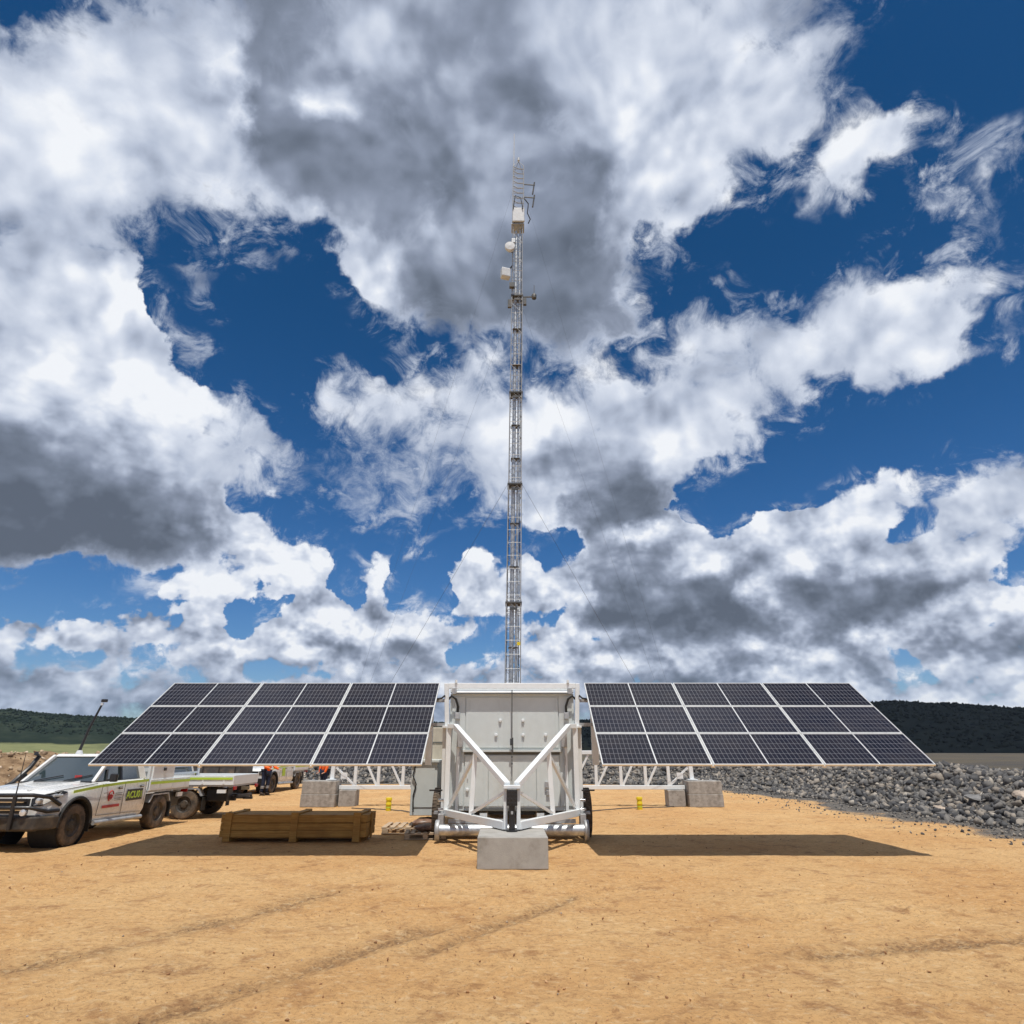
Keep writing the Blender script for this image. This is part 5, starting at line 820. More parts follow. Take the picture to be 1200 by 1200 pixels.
# left side equipment: grey side cabinet and tan generator canopy beyond it
sc_o = MB().box((-2.10, YF + 1.9, .95), (.62, 1.3, 1.16)).build('side_cabinet', M['cabinet'], T, bevel=.012)
MB().box((-2.10, YF + 1.245, 1.0), (.50, .02, .9)).build('side_cabinet_door', M['cabinet'], sc_o, bevel=.004)
MB().box((-2.10, YF + 1.9, 1.56), (.70, 1.42, .06)).build('side_cabinet_lid', M['cabinet'], sc_o, bevel=.008)
k = MB(); k.tube([(-2.34, YF + 1.17, 1.62), (-2.32, YF + 1.2, 1.45), (-2.37, YF + 1.2, 1.25), (-2.28, YF + 1.2, 1.05), (-2.34, YF + 1.2, .8), (-2.32, YF + 1.2, .45)], .016, 6); k.build('cable', M['black'], T, smooth=True)
go = MB().box((-2.05, YF + 3.4, 1.75), (1.0, 1.8, 1.25)).build('generator_canopy', M['tan'], T, bevel=.02)
MB().box((-2.05, YF + 2.494, 2.0), (.94, .02, .03)).build('canopy_seam', M['cabinet_dark'], go)
MB().box((-2.05, YF + 3.4, 1.02), (1.1, 1.9, .2)).build('generator_base', M['galv_dull'], T)

# ------------------------------------------------------------------ lattice mast
def make_mast():
    yM = 20.0; root = thing('lattice_mast', 'tall slender telescopic lattice mast carrying radio antennas above the cabinet', 'mast', (0, yM, 0)); lean = .012
    def P(x, y, z): return (x + lean * (z - 2), y, z)
    secs = [(.7, 6.3, .235), (6.0, 10.4, .225), (10.1, 14.0, .215), (13.7, 18.3, .205), (18.0, 22.2, .19)]
    for z0, z1, h in secs:
        s = MB(); cs = [(-h, -h), (h, -h), (h, h), (-h, h)]
        for (x, y) in cs: s.tube([P(x, y, z0), P(x, y, z1)], .017, 6)
        n = int((z1 - z0) / .42); dz = (z1 - z0) / n
        for i in range(n + 1):
            z = z0 + i * dz
            for q in range(4):
                a, b_ = cs[q], cs[(q + 1) % 4]; s.tube([P(*a, z), P(*b_, z)], .008, 5)
                if i < n: s.tube([P(*(a if i % 2 else b_), z), P(*(b_ if i % 2 else a), z + dz)], .008, 5)
        s.build('mast_section', M['galv_dull'], root)
        c_ = MB(); c_.box(P(0, 0, z1 - .1), (h * 2 + .06, h * 2 + .06, .05)); c_.box(P(0, -h - .03, z1 - .3), (h * 1.0, .04, .08)); c_.build('collar', M['darkgrey'], root)
    t = MB(); t.tube([P(-.055, -.05, .7), P(-.055, -.05, 10.6), P(-.055, -.05, 21.5)], [.075, .07, .05], 12); t.build('inner_tube', M['galv'], root, smooth=True)
    t = MB(); t.tube([P(.095, -.07, .7), P(.095, -.07, 21.6)], [.05, .035], 10); t.build('cable_tube', M['galv'], root, smooth=True)
    t = MB(); t.tube([P(.17, -.1, .7), P(.17, -.1, 21.6)], .016, 6); t.tube([P(-.2, -.16, .7), P(-.2, -.16, 21.6)], .012, 6); t.build('feeder_cable', M['black'], root)
    for z in (3.1, 4.8, 7.4, 8.9, 11.3, 12.6, 15.1, 16.7):
        t = MB(); t.box(P(0, -.02, z), (.30, .30, .02)); t.build('clamp', M['darkgrey'], root)
    # head cage
    s = MB(); h = .22
    for (x, y) in ((-h, -h), (h, -h), (h, h), (-h, h)):
        s.tube([P(x, y, 21.7), P(x, y, 24.9)], .018, 6); s.tube([P(x, y, 24.9), P(0, 0, 25.4)], .012, 6)
    for i in range(9):
        z = 22.55 + i * .27
        for (a, b_) in (((-h, -h), (0, -h - .02)), ((0, -h - .02), (h, -h))):
            dz = -.16 if a[0] < 0 else .16
            s.tube([P(*a, z - min(dz, 0) * 1), P(*b_, z - max(dz, 0) * 0)], .019, 5)
        for q in range(4):
            cs = [(-h, -h), (h, -h), (h, h), (-h, h)]; s.tube([P(*cs[q], z), P(*cs[(q + 1) % 4], z)], .007, 5)
    s.build('head_cage', M['cage'], root)
    MB().box(P(.02, -.27, 22.15), (.50, .09, .72)).build('panel_antenna', M['antenna'], root, bevel=.03)
    s = MB(); s.box(P(0, 0, 21.72), (.52, .5, .03)); s.build('head_platform', M['galv_dull'], root)
    MB().tube([P(-.2, -.1, 24.4), P(-.2, -.1, 26.9)], [.03, .02], 6).build('whip_antenna', M['antenna'], root)
    MB().cyl(P(0, 0, 25.45), P(0, 0, 25.6), .05, 10).build('strobe_lamp', M['antenna'], root, smooth=True)
    for (z, L) in ((24.0, .50), (23.3, .50)):
        k = MB(); k.bar(P(.2, -.1, z), P(.2 + L, -.1, z - .05), .035, .035); k.tube([P(.2 + L * .95, -.1, z + .1), P(.2 + L * .8, -.1, z - .55)], .03, 8); k.build('dipole_arm', M['darkgrey'], root)
    k = MB(); k.tube([P(.25, -.3, 23.0), P(.42, -.32, 22.7), P(.38, -.32, 22.2), P(.5, -.3, 21.9), P(.42, -.28, 21.7)], .022, 6); k.tube([P(-.2, -.33, 22.4), P(-.12, -.35, 23.1), P(.1, -.35, 23.0), P(.2, -.35, 22.4)], .02, 6); k.build('jumper_cable', M['black'], root, smooth=True)
    def dish(x, z, r, name='dish_antenna'):
        k = MB(); k.lathe([(0, .02), (r * .7, .0), (r, -.10), (r, -.22), (r * .97, -.23), (0, -.24)], P(x, -.28, z), 'y', 24); o = k.build(name, M['antenna'], root, smooth=True)
        MB().bar(P(x, -.22, z), P(-.2, -.15, z + .02), .06, .06).build('dish_mount', M['darkgrey'], root)
    k = MB(); k.box(P(-.46, -.3, 19.15), (.36, .26, .42), Matrix.Rotation(.3, 3, 'Z')); k.build('radio_unit', M['antenna'], root, bevel=.04)
    MB().bar(P(-.4, -.2, 19.3), P(-.18, -.15, 19.7), .05, .05).build('radio_bracket', M['darkgrey'], root)
    dish(-.30, 20.35, .20)
    MB().box(P(-.17, -.3, 20.75), (.16, .14, .22)).build('radio_unit', M['galv_dull'], root, bevel=.02)
    k = MB(); k.bar(P(.2, -.1, 18.2), P(.62, -.12, 18.2), .04, .04); k.build('side_arm', M['darkgrey'], root)
    k = MB(); k.lathe([(0, .0), (.09, .02), (.10, .16), (.05, .24), (0, .25)], P(.66, -.12, 18.1), 'z', 14); k.tube([P(.66, -.12, 18.3), P(.66, -.12, 18.75)], .012, 5); k.build('camera_dome', M['darkgrey'], root, smooth=True)
    k = MB(); k.box(P(.30, -.2, 17.9), (.12, .12, .3)); k.box(P(-.28, -.2, 17.8), (.14, .1, .34)); k.box(P(-.2, -.28, 18.6), (.2, .14, .2)); k.build('junction_box', M['darkgrey'], root)
    MB().box(P(.17, -.25, 4.9), (.10, .03, .10)).build('yellow_marker', M['yellow'], root)
    wires = [((.24, -.2, 10.3), (6.2, 4.0, .95)), ((-.24, -.2, 10.3), (-6.2, 4.0, .95)), ((.24, -.1, 23.6), (6.3, 4.0, 1.3)), ((.24, -.1, 17.6), (6.1, 4.0, 1.3)), ((-.24, -.1, 23.6), (-6.3, 4.0, 1.3)), ((-.24, -.1, 17.6), (-6.1, 4.0, 1.3))]
    for k_, (a, b_) in enumerate(wires):
        MB().tube([P(*a), b_], .0045 if k_ < 2 else .0022, 5).build('guy_wire', M['darkgrey'], root)
    return root
make_mast()

# ------------------------------------------------------------------ concrete ballast blocks
def block(label, x0, x1, y0, y1, z0, z1, rz=0, mt='concrete', group=None, eyes=True, groove=False):
    b = MB(); w, d, h = x1 - x0, y1 - y0, z1 - z0
    b.box((0, 0, h / 2), (w, d, h)); o = b.build('concrete_block', M[mt], None, bevel=.018, seg=3)
    o.location = ((x0 + x1) / 2, (y0 + y1) / 2, z0); o.rotation_euler = (0, 0, rz); tag(o, label, 'concrete block', group)
    if eyes:
        for sx in (-1, 1):
            e = MB(); e.tube([(sx * w * .28 - .05, 0, h - .01), (sx * w * .28 - .04, 0, h + .035), (sx * w * .28 + .04, 0, h + .035), (sx * w * .28 + .05, 0, h - .01)], .010, 6); e.build('lifting_loop', M['galv_dull'], o, smooth=True)
    return o
block('pale concrete block with smooth faces under the black jack at the front of the trailer', -.575, .585, 11.56, 12.98, 0, .475, .01, 'concrete2', eyes=False)
for sx, nm in ((-1, 'left'), (1, 'right')):
    xs_ = sorted((sx * 6.03, sx * 7.22))
    far = 'near the utes' if sx < 0 else 'by the rock bank'
    gp = 'weathered concrete blocks ballasting the outriggers'
    block(f'lower grey concrete block of the two high stack {far}', *xs_, 23.62, 24.32, 0, .40, sx * .05, 'concrete', gp, eyes=False)
    block(f'upper grey concrete block of the two high stack {far}', xs_[0] + .01, xs_[1] - .01, 23.63, 24.31, .404, .82, sx * .05 + .004, 'concrete', gp)
    xs_ = sorted((sx * 5.38, sx * 5.96))
    block(f'narrow concrete block under the {"left" if sx < 0 else "right"} truss, beside the stack {far}', *xs_, 23.75, 24.35, 0, .525, 0, 'concrete', gp, eyes=False)

# ------------------------------------------------------------------ timber crate
C_ = thing('timber_crate', 'long low timber crate of yellowish planks in the shade of the left panels', 'crate', (-4.62, 15.28, 0), R(-1))
L, Wd, Ht = 3.10, .85, .56
def board(nm, c, d, j=.004):
    b = MB(); b.box(Vector(c) + Vector([random.uniform(-j, j) for _ in range(3)]), d, Matrix.Rotation(random.uniform(-.003, .003), 3, 'Y')); return b.build(nm, M['crate'], C_, bevel=.006)
for sy in (-1, 1):
    for q in range(3): board('side_board', (0, sy * Wd / 2, .15 + q * .140 + .01), (L, .03, .130))
    for x in (-L / 2 + .16, .02, L / 2 - .2): board('batten', (x, sy * (Wd / 2 + .034), .29), (.15, .035, .56))
for sx in (-1, 1):
    for q in range(3): board('end_board', (sx * (L / 2 - .02), 0, .15 + q * .140 + .01), (.03, Wd - .04, .130))
    board('end_batten', (sx * (L / 2 + .015), 0, .3), (.03, .12, .5))
for q in range(5): board('lid_board', (0, -Wd / 2 + .085 + q * .17, .515), (L + .02, .162, .024))
for x in (-L / 2 + .16, .02, L / 2 - .2): board('lid_batten', (x, 0, .543), (.15, Wd + .1, .028)); board('skid', (x, 0, .035), (.15, Wd - .02, .07))
board('bottom_board', (0, 0, .083), (L - .1, Wd - .08, .02))

# ------------------------------------------------------------------ pallets with sacks
def make_pallet(label, loc, rz, group):
    p = thing('pallet', label, 'pallet', loc, rz, group)
    for q in range(7):
        b = MB(); b.box((-.55 + q * .183, 0, .132), (.11, 1.16, .02)); b.build('deck_board', M['pallet'], p, bevel=.003)
    for y in (-.53, 0, .53):
        b = MB(); b.box((0, y, .111), (1.2, .10, .018)); [b.box((x, y, .062), (.14, .10, .078)) for x in (-.52, 0, .52)]; b.box((0, y, .012), (1.2, .10, .02)); b.build('stringer', M['pallet'], p)
    return p
make_pallet('open timber pallet with gaps between its boards, between the crate and the trailer', (-2.42, 16.75, .008), R(2), 'timber pallets left of the trailer')
make_pallet('loaded timber pallet against the trailer under brown wrapped sacks', (-1.9, 15.55, .008), R(5), 'timber pallets left of the trailer').scale = (.75, .6, .9)
def sack(x, y, z, rz, label):
    v, f = ico(3); v = v * np.array([.30, .20, .085]); v[:, 2] *= 1 - .35 * np.abs(v[:, 0] / .3) ** 3; v = v + (RNG.normal(size=v.shape) * .004)
    b = MB(); b.add([tuple(q) for q in v], [tuple(int(k) for k in q) for q in f]); o = b.build('sack', M['wrap'], None, smooth='all'); o.location = (x, y, z); o.rotation_euler = (0, 0, rz); tag(o, label, 'sack', 'brown sacks on the pallets'); return o
sack(-2.05, 16.45, .225, .3, 'brown wrapped sack nearest the camera on the right end of the open pallet')
sack(-1.97, 16.85, .225, -.2, 'brown wrapped sack behind the first one on the right end of the open pallet')
sack(-1.88, 15.60, .205, .1, 'brown wrapped sack on the small pallet beside the trailer flange')

# ------------------------------------------------------------------ yellow caps and ground cables
for (px_, py_, lab) in ((455, 950, 'short yellow banded marker post left of the trailer, beyond the crate'), (750, 949, 'short yellow banded marker post right of the trailer, under the truss')):
    x, y = gpt(px_, py_); o = thing('marker_post', lab, 'marker post', (x, y, 0), 0, 'short yellow marker posts')
    k = MB(); k.lathe([(0, 0), (.085, 0), (.085, .15), (.092, .16), (.092, .20), (.085, .21), (.085, .30), (.10, .31), (.10, .36), (.09, .385), (0, .39)], (0, 0, 0), 'z', 24); po = k.build('post', M['yellow'], o, smooth=True)
    k = MB(); k.lathe([(.0865, .08), (.0865, .12)], (0, 0, 0), 'z', 24); k.build('band', M['lime'], po)
def ground_line(pts, label, r=.016):
    k = MB(); P_ = []
    for (ax, ay), (bx, by) in zip(pts[:-1], pts[1:]):
        for q in range(10):
            t = q / 10; P_.append((ax + (bx - ax) * t, ay + (by - ay) * t + math.sin(ax * 3 + t * 5) * .05, r + .012))
    P_.append((*pts[-1], r + .012)); o = k.tube(P_, r, 6).build('ground_cable', M['darkgrey'], None, smooth=True); tag(o, label, 'cable')
ground_line([gpt(412, 948), gpt(440, 949), gpt(470, 951), gpt(500, 956)], 'dark cable lying on the dirt past the left yellow marker post')
ground_line([gpt(690, 952), gpt(730, 948), gpt(775, 947), gpt(790, 946)], 'dark cable lying on the dirt past the right yellow marker post')

# ------------------------------------------------------------------ vehicles
M['skirt'] = mat('dusty_black_plastic', (.03, .028, .026), .6, dirt=(.14, .10, .06), dirt_amt=.8)
def loft(secs, mat_, name, parent, **k):
    m = MB(); n = len(secs[0])
    for s_ in secs: m.v += [tuple(p) for p in s_]
    for i in range(len(secs) - 1):
        for q in range(n): a = i * n + q; b = i * n + (q + 1) % n; m.f.append((a, b, b + n, a + n))
    m.f.append(tuple(range(n))[::-1]); m.f.append(tuple((len(secs) - 1) * n + q for q in range(n)))
    return m.build(name, mat_, parent, **k)
def side_text(name, s, size, mt, parent, y, z, x, depth=.002, shear=0):
    return text_mesh(name, s, size, mt, parent, Matrix(((0, 0, 1, x), (1, 0, 0, y), (0, 1, 0, z), (0, 0, 0, 1))), depth, shear=shear)
def make_ute(label, loc, rz, group, detail=2, toolbox=False, bullbar=True, aerial=False, decals=True):
    U = thing('parked_ute', label, 'ute', loc, rz, group)
    def sec(y, zb, zt, hb, hm, ht, cr=.03):
        zm = zb + (zt - zb) * .45
        half = [(hb, zb), (hm - .01, zb + .12), (hm, zm), (hm - .015, zm + (zt - zm) * .55), (ht + .02, zt - .07), (ht - .04, zt)]
        return [(x, y, z) for x, z in half] + [(ht * .5, y, zt + cr * .8), (0, y, zt + cr), (-ht * .5, y, zt + cr * .8)] + [(-x, y, z) for x, z in half[::-1]]
    body = loft([sec(-.88, .48, .93, .60, .66, .62), sec(-.80, .42, 1.0, .78, .82, .76), sec(-.60, .38, 1.045, .84, .90, .84), sec(-.30, .36, 1.085, .86, .925, .87), sec(.15, .36, 1.12, .86, .93, .88), sec(.62, .36, 1.155, .86, .92, .87),
                 sec(1.0, .36, 1.16, .86, .92, .87, .0), sec(2.2, .36, 1.17, .86, .92, .87, .0), sec(2.46, .40, 1.17, .84, .90, .86, .0)], M['carwhite'], 'body', U, smooth=True)
    cut = MB(); cut.cyl((-1.2, 0, .40), (1.2, 0, .40), .475, 40); co = cut.build('cutter', M['black']); co.location = (0, 0, 0)
    co.parent = U
    bpy.context.view_layer.update()
    md = body.modifiers.new('arch', 'BOOLEAN'); md.object = co; md.operation = 'DIFFERENCE'; md.solver = 'EXACT'
    bpy.context.view_layer.update(); dg = bpy.context.evaluated_depsgraph_get(); nm = bpy.data.meshes.new_from_object(body.evaluated_get(dg))
    body.modifiers.clear(); body.data = nm; bpy.data.objects.remove(co)
    for p in nm.polygons: p.use_smooth = True
    nm.set_sharp_from_angle(angle=R(32))
    # wheel arch liners and flares
    for sx in (-1, 1):
        k = MB(); k.lathe([(.47, sx * .35), (.47, sx * .915)], (0, 0, .40), 'x', 40); k.build('arch_liner', M['black'], U)
        k = MB(); pts = [(sx * .935, math.cos(a) * .495, .40 + math.sin(a) * .495) for a in np.linspace(-.05, math.pi + .05, 22)]; k.tube(pts, .035, 6); k.build('arch_flare', M['black'], U, smooth=True)
    # greenhouse: roof, pillars and glass
    wb, wt = .80, .655; zb, zt = 1.15, 1.70
    yb0, yt0, yt1, yb1 = .55, 1.22, 2.30, 2.44
    k = MB(); k.add([(s_ * (wt + .03), y, z) for (y, z) in ((yt0 - .02, zt - .03), (yt1 + .03, zt - .03), (yt1, zt + .02), (yt0 + .10, zt + .03)) for s_ in (-1, 1)], [(0, 1, 3, 2), (2, 3, 5, 4), (4, 5, 7, 6), (6, 7, 1, 0), (0, 2, 4, 6), (1, 7, 5, 3)])
    k.build('roof', M['carwhite'], U, bevel=.025, smooth=True)
    g_ = MB(); g_.add([(s_ * w, y, z) for (w, y, z) in ((wb - .02, yb0 + .03, zb), (wb - .02, yb1 - .02, zb), (wt - .01, yt1 - .01, zt - .03), (wt - .01, yt0 + .02, zt - .03)) for s_ in (-1, 1)], [(0, 1, 3, 2), (2, 3, 5, 4), (4, 5, 7, 6), (6, 7, 1, 0), (0, 2, 4, 6), (1, 7, 5, 3)])
    g_.build('window_glass', M['glass'], U)
    for sx in (-1, 1):
        def Q(y, t): return (sx * (wb + (wt - wb) * t + .004), y, zb + (zt - .02 - zb) * t)
        k = MB(); k.bar((sx * (wb - .01), yb0, zb), (sx * (wt + .005), yt0, zt - .01), .07, .075); k.build('windscreen_pillar', M['carwhite'], U, bevel=.015)
        MB().bar(Q(1.52, 0), Q(1.56, 1), .05, .04).build('centre_pillar', M['blackmetal'], U); MB().bar(Q(.98, 0), Q(1.06, .48), .035, .03).build('quarter_bar', M['blackmetal'], U)
        k = MB(); k.bar(Q(2.36, 0), Q(2.24, 1), .05, .17); k.build('rear_pillar', M['carwhite'], U, bevel=.015)
        k = MB(); k.bar(Q(.62, .02), Q(2.4, .02), .03, .03); k.build('waist_seal', M['blackmetal'], U)
        k = MB(); [k.bar((sx * .928, y0, z0), (sx * .928, y1, z1), .006, .008) for y0, z0, y1, z1 in ((.66, .50, .72, 1.12), (1.52, .46, 1.52, 1.12), (.66, .50, 2.3, .46), (2.36, .6, 2.36, 1.12))]; k.build('door_gap', M['blackmetal'], U)
        if detail > 1:
            for y in (1.36, 2.20):
                k = MB(); k.box((sx * .932, y, 1.01), (.02, .15, .05)); k.build('door_handle', M['blackmetal'], U, bevel=.01); 
                k = MB(); k.box((sx * .946, y, 1.015), (.02, .13, .025)); k.build('door_handle', M['chrome'], U, bevel=.008)
        k = MB(); k.box((sx * 1.04, .86, 1.24), (.16, .09, .17)); k.bar((sx * .86, .88, 1.18), (sx * .98, .86, 1.2), .05); k.build('side_mirror', M['blackmetal'], U, bevel=.025)
        k = MB(); k.cyl((sx * .93, .62, .36), (sx * .93, 2.35, .34), .045, 12); k.box((sx * .88, .8, .36), (.1, .08, .05)); k.box((sx * .88, 2.2, .36), (.1, .08, .05)); k.build('side_step', M['galv_dull'], U, smooth=True)
        k = MB(); k.box((sx * .84, .52, .34), (.16, .02, .26)); k.build('mud_flap', M['black'], U)
        hl = [(.60, -.885, .93), (.62, -.895, .79), (.80, -.845, .80), (.895, -.62, .90), (.925, -.36, 1.02), (.88, -.46, 1.05), (.78, -.80, 1.0)]
        k = MB(); n_ = len(hl); k.add([(sx * (x + .006), y - .012, z) for x, y, z in hl] + [(sx * (x - .05), y + .08, z) for x, y, z in hl], [tuple(range(n_)), tuple(range(n_, 2 * n_))[::-1]] + [(q, (q + 1) % n_, (q + 1) % n_ + n_, q + n_) for q in range(n_)])
        hb_ = k.build('headlight', M['blackmetal'], U, bevel=.008)
        MB().lathe([(0, -.05), (.05, -.045), (.062, -.02), (.06, .02)], (sx * .735, -.85, .89), 'y', 18).build('headlamp_lens', M['lamp'], hb_, smooth=True)
        MB().box((sx * .885, -.58, .965), (.05, .20, .05), Matrix.Rotation(-sx * .28, 3, 'Z')).build('turn_lens', M['lamp'], hb_, bevel=.012)
        k = MB(); [k.prism([(y0, z0), (y1, z1), (y1, z1 + .055), (y0, z0 + .055)], sx * .9265, sx * .9310, 'x') for y0, z0, y1, z1 in ((-.20, .985, .66, 1.055), (.67, 1.055, 1.515, 1.085), (1.525, 1.085, 2.44, 1.10))]; k.build('reflective_stripe', M['lime'], U)
    k = MB(); [k.tube([(sx * .34, -.70, 1.062), (sx * .42, -.1, 1.115), (sx * .52, .52, 1.170)], .022, 8) for sx in (-1, 1)]; k.build('bonnet_crease', M['carwhite'], U, smooth=True)
    k = MB(); [k.bar((sx * .86, -.66, 1.045), (sx * .875, .60, 1.135), .006, .012) for sx in (-1, 1)]; k.build('bonnet_gap', M['blackmetal'], U)
    MB().box((.34, .70, 1.26), (.16, .01, .07)).build('dash_papers', M['red'], U) if aerial else None
    k = MB(); k.box((0, .56, 1.165), (1.56, .12, .03)); k.build('wiper_cowl', M['blackmetal'], U)
    k = MB(); k.bar((.1, .60, 1.19), (.62, .74, 1.30), .018); k.bar((-.55, .60, 1.19), (-.02, .72, 1.29), .018); k.build('wiper', M['blackmetal'], U)
    # front: grille, bumper, bull bar
    gr = MB().box((0, -.895, .80), (1.16, .05, .26)).build('grille', M['blackmetal'], U, bevel=.01)
    for z in (.73, .80, .87): MB().box((0, -.925, z), (1.1, .015, .018)).build('grille_bar', M['chrome'], gr)
    MB().box((0, -.90, .50), (1.66, .14, .28)).build('bumper', M['blackmetal'], U, bevel=.03)
    if bullbar:
        k = MB(); pl = [(sx_, y, z) for sx_, y, z in ((-.93, -.52, .80), (-.90, -.80, .95), (-.72, -1.04, 1.0), (0, -1.10, 1.0), (.72, -1.04, 1.0), (.90, -.80, .95), (.93, -.52, .80))]
        k.tube(pl, .036, 10); k.tube([(x, y - .005, .78 if abs(x) < .9 else .70) for x, y, z in pl], .033, 10); [k.tube([(x, -1.07, .40), (x, -1.09, 1.0)], .04, 10) for x in (-.42, .42)]; k.build('bull_bar', M['blackmetal'], U, smooth=True)
        k = MB(); k.prism([(-1.0, -.72), (-.86, -1.02), (.86, -1.02), (1.0, -.72), (.98, -.52), (.82, -.66), (-.82, -.66), (-.98, -.52)], .38, .62, 'z'); k.build('bar_skirt', M['skirt'], U, bevel=.03)
        for sx in (-1, 1):
            MB().lathe([(0, -.02), (.06, -.015), (.065, .03), (.02, .06)], (sx * .62, -1.06, .70), 'y', 16).build('fog_lamp', M['lamp'], U, smooth=True)
        MB().box((0, -1.12, .53), (.37, .012, .13)).build('number_plate', M['antenna'], U)
        MB().tube([(.42, -1.09, 1.0), (.42, -1.10, 1.75)], [.012, .005], 6).build('radio_aerial', M['blackmetal'], U)
    # snorkel on the far side
    MB().tube([(-.93, .2, 1.05), (-.95, .5, 1.15), (-.86, .78, 1.45), (-.82, .92, 1.68), (-.82, .80, 1.74)], .045, 8).build('snorkel', M['blackmetal'], U, smooth=True)
    for yy in (0, 3.10):
        for sx in (-1, 1): add_wheel(U, .385, .26, sx * .80, yy, .385, sx)
        MB().cyl((-.7, yy, .40), (.7, yy, .40), .05, 10).build('axle', M['blackmetal'], U)
    k = MB(); [k.box((sx * .42, 1.85, .52), (.1, 5.0, .14)) for sx in (-1, 1)]; k.box((0, 1.2, .45), (.9, 2.2, .14)); k.build('chassis', M['blackmetal'], U)
    # aluminium tray
    tr = MB().box((0, 3.47, .865), (1.82, 1.90, .05)).build('tray_floor', M['galv_dull'], U, bevel=.006)
    for sx in (-1, 1):
        k = MB(); k.box((sx * .915, 3.47, 1.01), (.03, 1.88, .25)); [k.box((sx * .934, y, 1.01), (.012, .05, .2)) for y in (2.95, 3.55, 4.15)]; sd_ = k.build('tray_side', M['white'], U, bevel=.005)
        MB().box((sx * .943, 3.47, 1.055), (.006, 1.86, .06)).build('reflective_stripe', M['lime'], sd_)
        k = MB(); k.prism([(2.62, .62), (2.74, .80), (3.46, .80), (3.58, .60), (3.54, .60), (3.44, .77), (2.76, .77), (2.66, .62)], sx * .70, sx * .93, 'x'); k.build('mudguard', M['galv_dull'], U)
        k = MB(); k.box((sx * .82, 3.62, .40), (.24, .015, .34)); k.build('mud_flap', M['black'], U)
        k = MB(); k.bar((sx * .84, 2.56, .88), (sx * .84, 2.56, 1.62), .06, .06); k.build('headboard_post', M['white'], U)
        MB().box((sx * .80, 4.445, .80), (.18, .04, .09)).build('tail_light', M['redlens'], U, bevel=.01)
        MB().box((sx * .86, 4.1, .72), (.05, .25, .1)).build('tray_hinge', M['white'], U)
    MB().box((0, 4.41, 1.01), (1.84, .03, .25)).build('tailgate', M['white'], U, bevel=.005)
    k = MB(); [k.box((0, 2.56, z), (1.66, .04, .05)) for z in (.98, 1.18, 1.38, 1.60)]; k.build('headboard_bars', M['white'], U)
    k = MB(); k.box((0, 4.42, .56), (1.0, .08, .08)); k.box((0, 4.54, .50), (.08, .26, .07)); k.lathe([(0, .0), (.03, .01), (.03, .05), (0, .06)], (0, 4.63, .53), 'z', 12); k.build('tow_hitch', M['blackmetal'], U)
    k = MB(); k.box((.60, 3.95, .62), (.36, .60, .34)); k.build('under_tray_box', M['blackmetal'], U, bevel=.02)
    if toolbox:
        tb = MB().box((.56, 3.10, 1.27), (.70, .98, .52)).build('tool_box', M['white'], U, bevel=.012)
        MB().box((.914, 3.10, 1.46), (.012, 1.0, .06)).build('tool_box_lid', M['white'], tb, bevel=.004); MB().box((.925, 3.1, 1.36), (.02, .1, .07)).build('catch', M['blackmetal'], tb)
    if decals:
        MB().box((.9305, 1.95, .84), (.004, .62, .24)).build('call_sign_panel', M['blackmetal'], U)
        side_text('call_sign', 'ACU01', .205, M['lime'], U, 1.95, .835, .934)
        k = MB()
        for a0, a1, r_ in ((.3, 4.2, .085), (2.6, 6.6, .05), (0, 6.2, .02)):
            k.tube([(.931, 1.06 + math.cos(a) * r_, .86 + math.sin(a) * r_ * 1.25) for a in np.linspace(a0, a1, 16)], .014, 5)
        k.build('door_emblem', M['red'], U)
        k = MB()
        for q, (z, w) in enumerate(((.905, .26), (.87, .26), (.80, .26), (.765, .24))): k.box((.9305, 1.33, z), (.003, w, .014))
        k.box((.9305, .86, .93), (.003, .12, .012)); k.build('small_lettering_lines', M['greyvinyl'], U)
        MB().box((.9305, 1.12, .655), (.003, .60, .055)).build('red_door_strip', M['red'], U)
    else:
        MB().box((.9305, 1.15, .86), (.004, .36, .36)).build('lime_door_panel', M['lime'], U)
    MB().lathe([(0, .10), (.05, .095), (.075, .04), (.08, 0)], (-.30, 1.48, 1.71), 'z', 16).build('roof_beacon', M['antenna'], U, smooth=True)
    if aerial:
        k = MB(); k.tube([(-.34, 1.50, 1.70), (-.24, 1.54, 2.28), (-.08, 1.60, 2.88)], [.035, .028, .022], 8); fo = k.build('flag_mast', M['blackmetal'], U, smooth=True)
        MB().box((-.05, 1.60, 2.93), (.13, .08, .07)).build('mast_lamp', M['blackmetal'], fo, bevel=.015); MB().box((-.08, 1.58, 2.85), (.05, .03, .06)).build('mast_clip', M['antenna'], fo)
    return U
gu = 'white utes parked left of the trailer'
make_ute('nearest dusty white ute, ACU01 on its door and a black bull bar', (-9.86, 14.30, 0), R(-2.), gu, toolbox=True, aerial=True)
make_ute('white tray-back ute standing side-on behind the nearest ute, tow hitch showing', (-12.35, 20.45, 0), R(-90), gu, bullbar=False, decals=False)
make_ute('white ute with a lime door panel, farthest back behind the worker in orange', (-11.85, 31.4, 0), R(-3), gu, bullbar=False, decals=False)
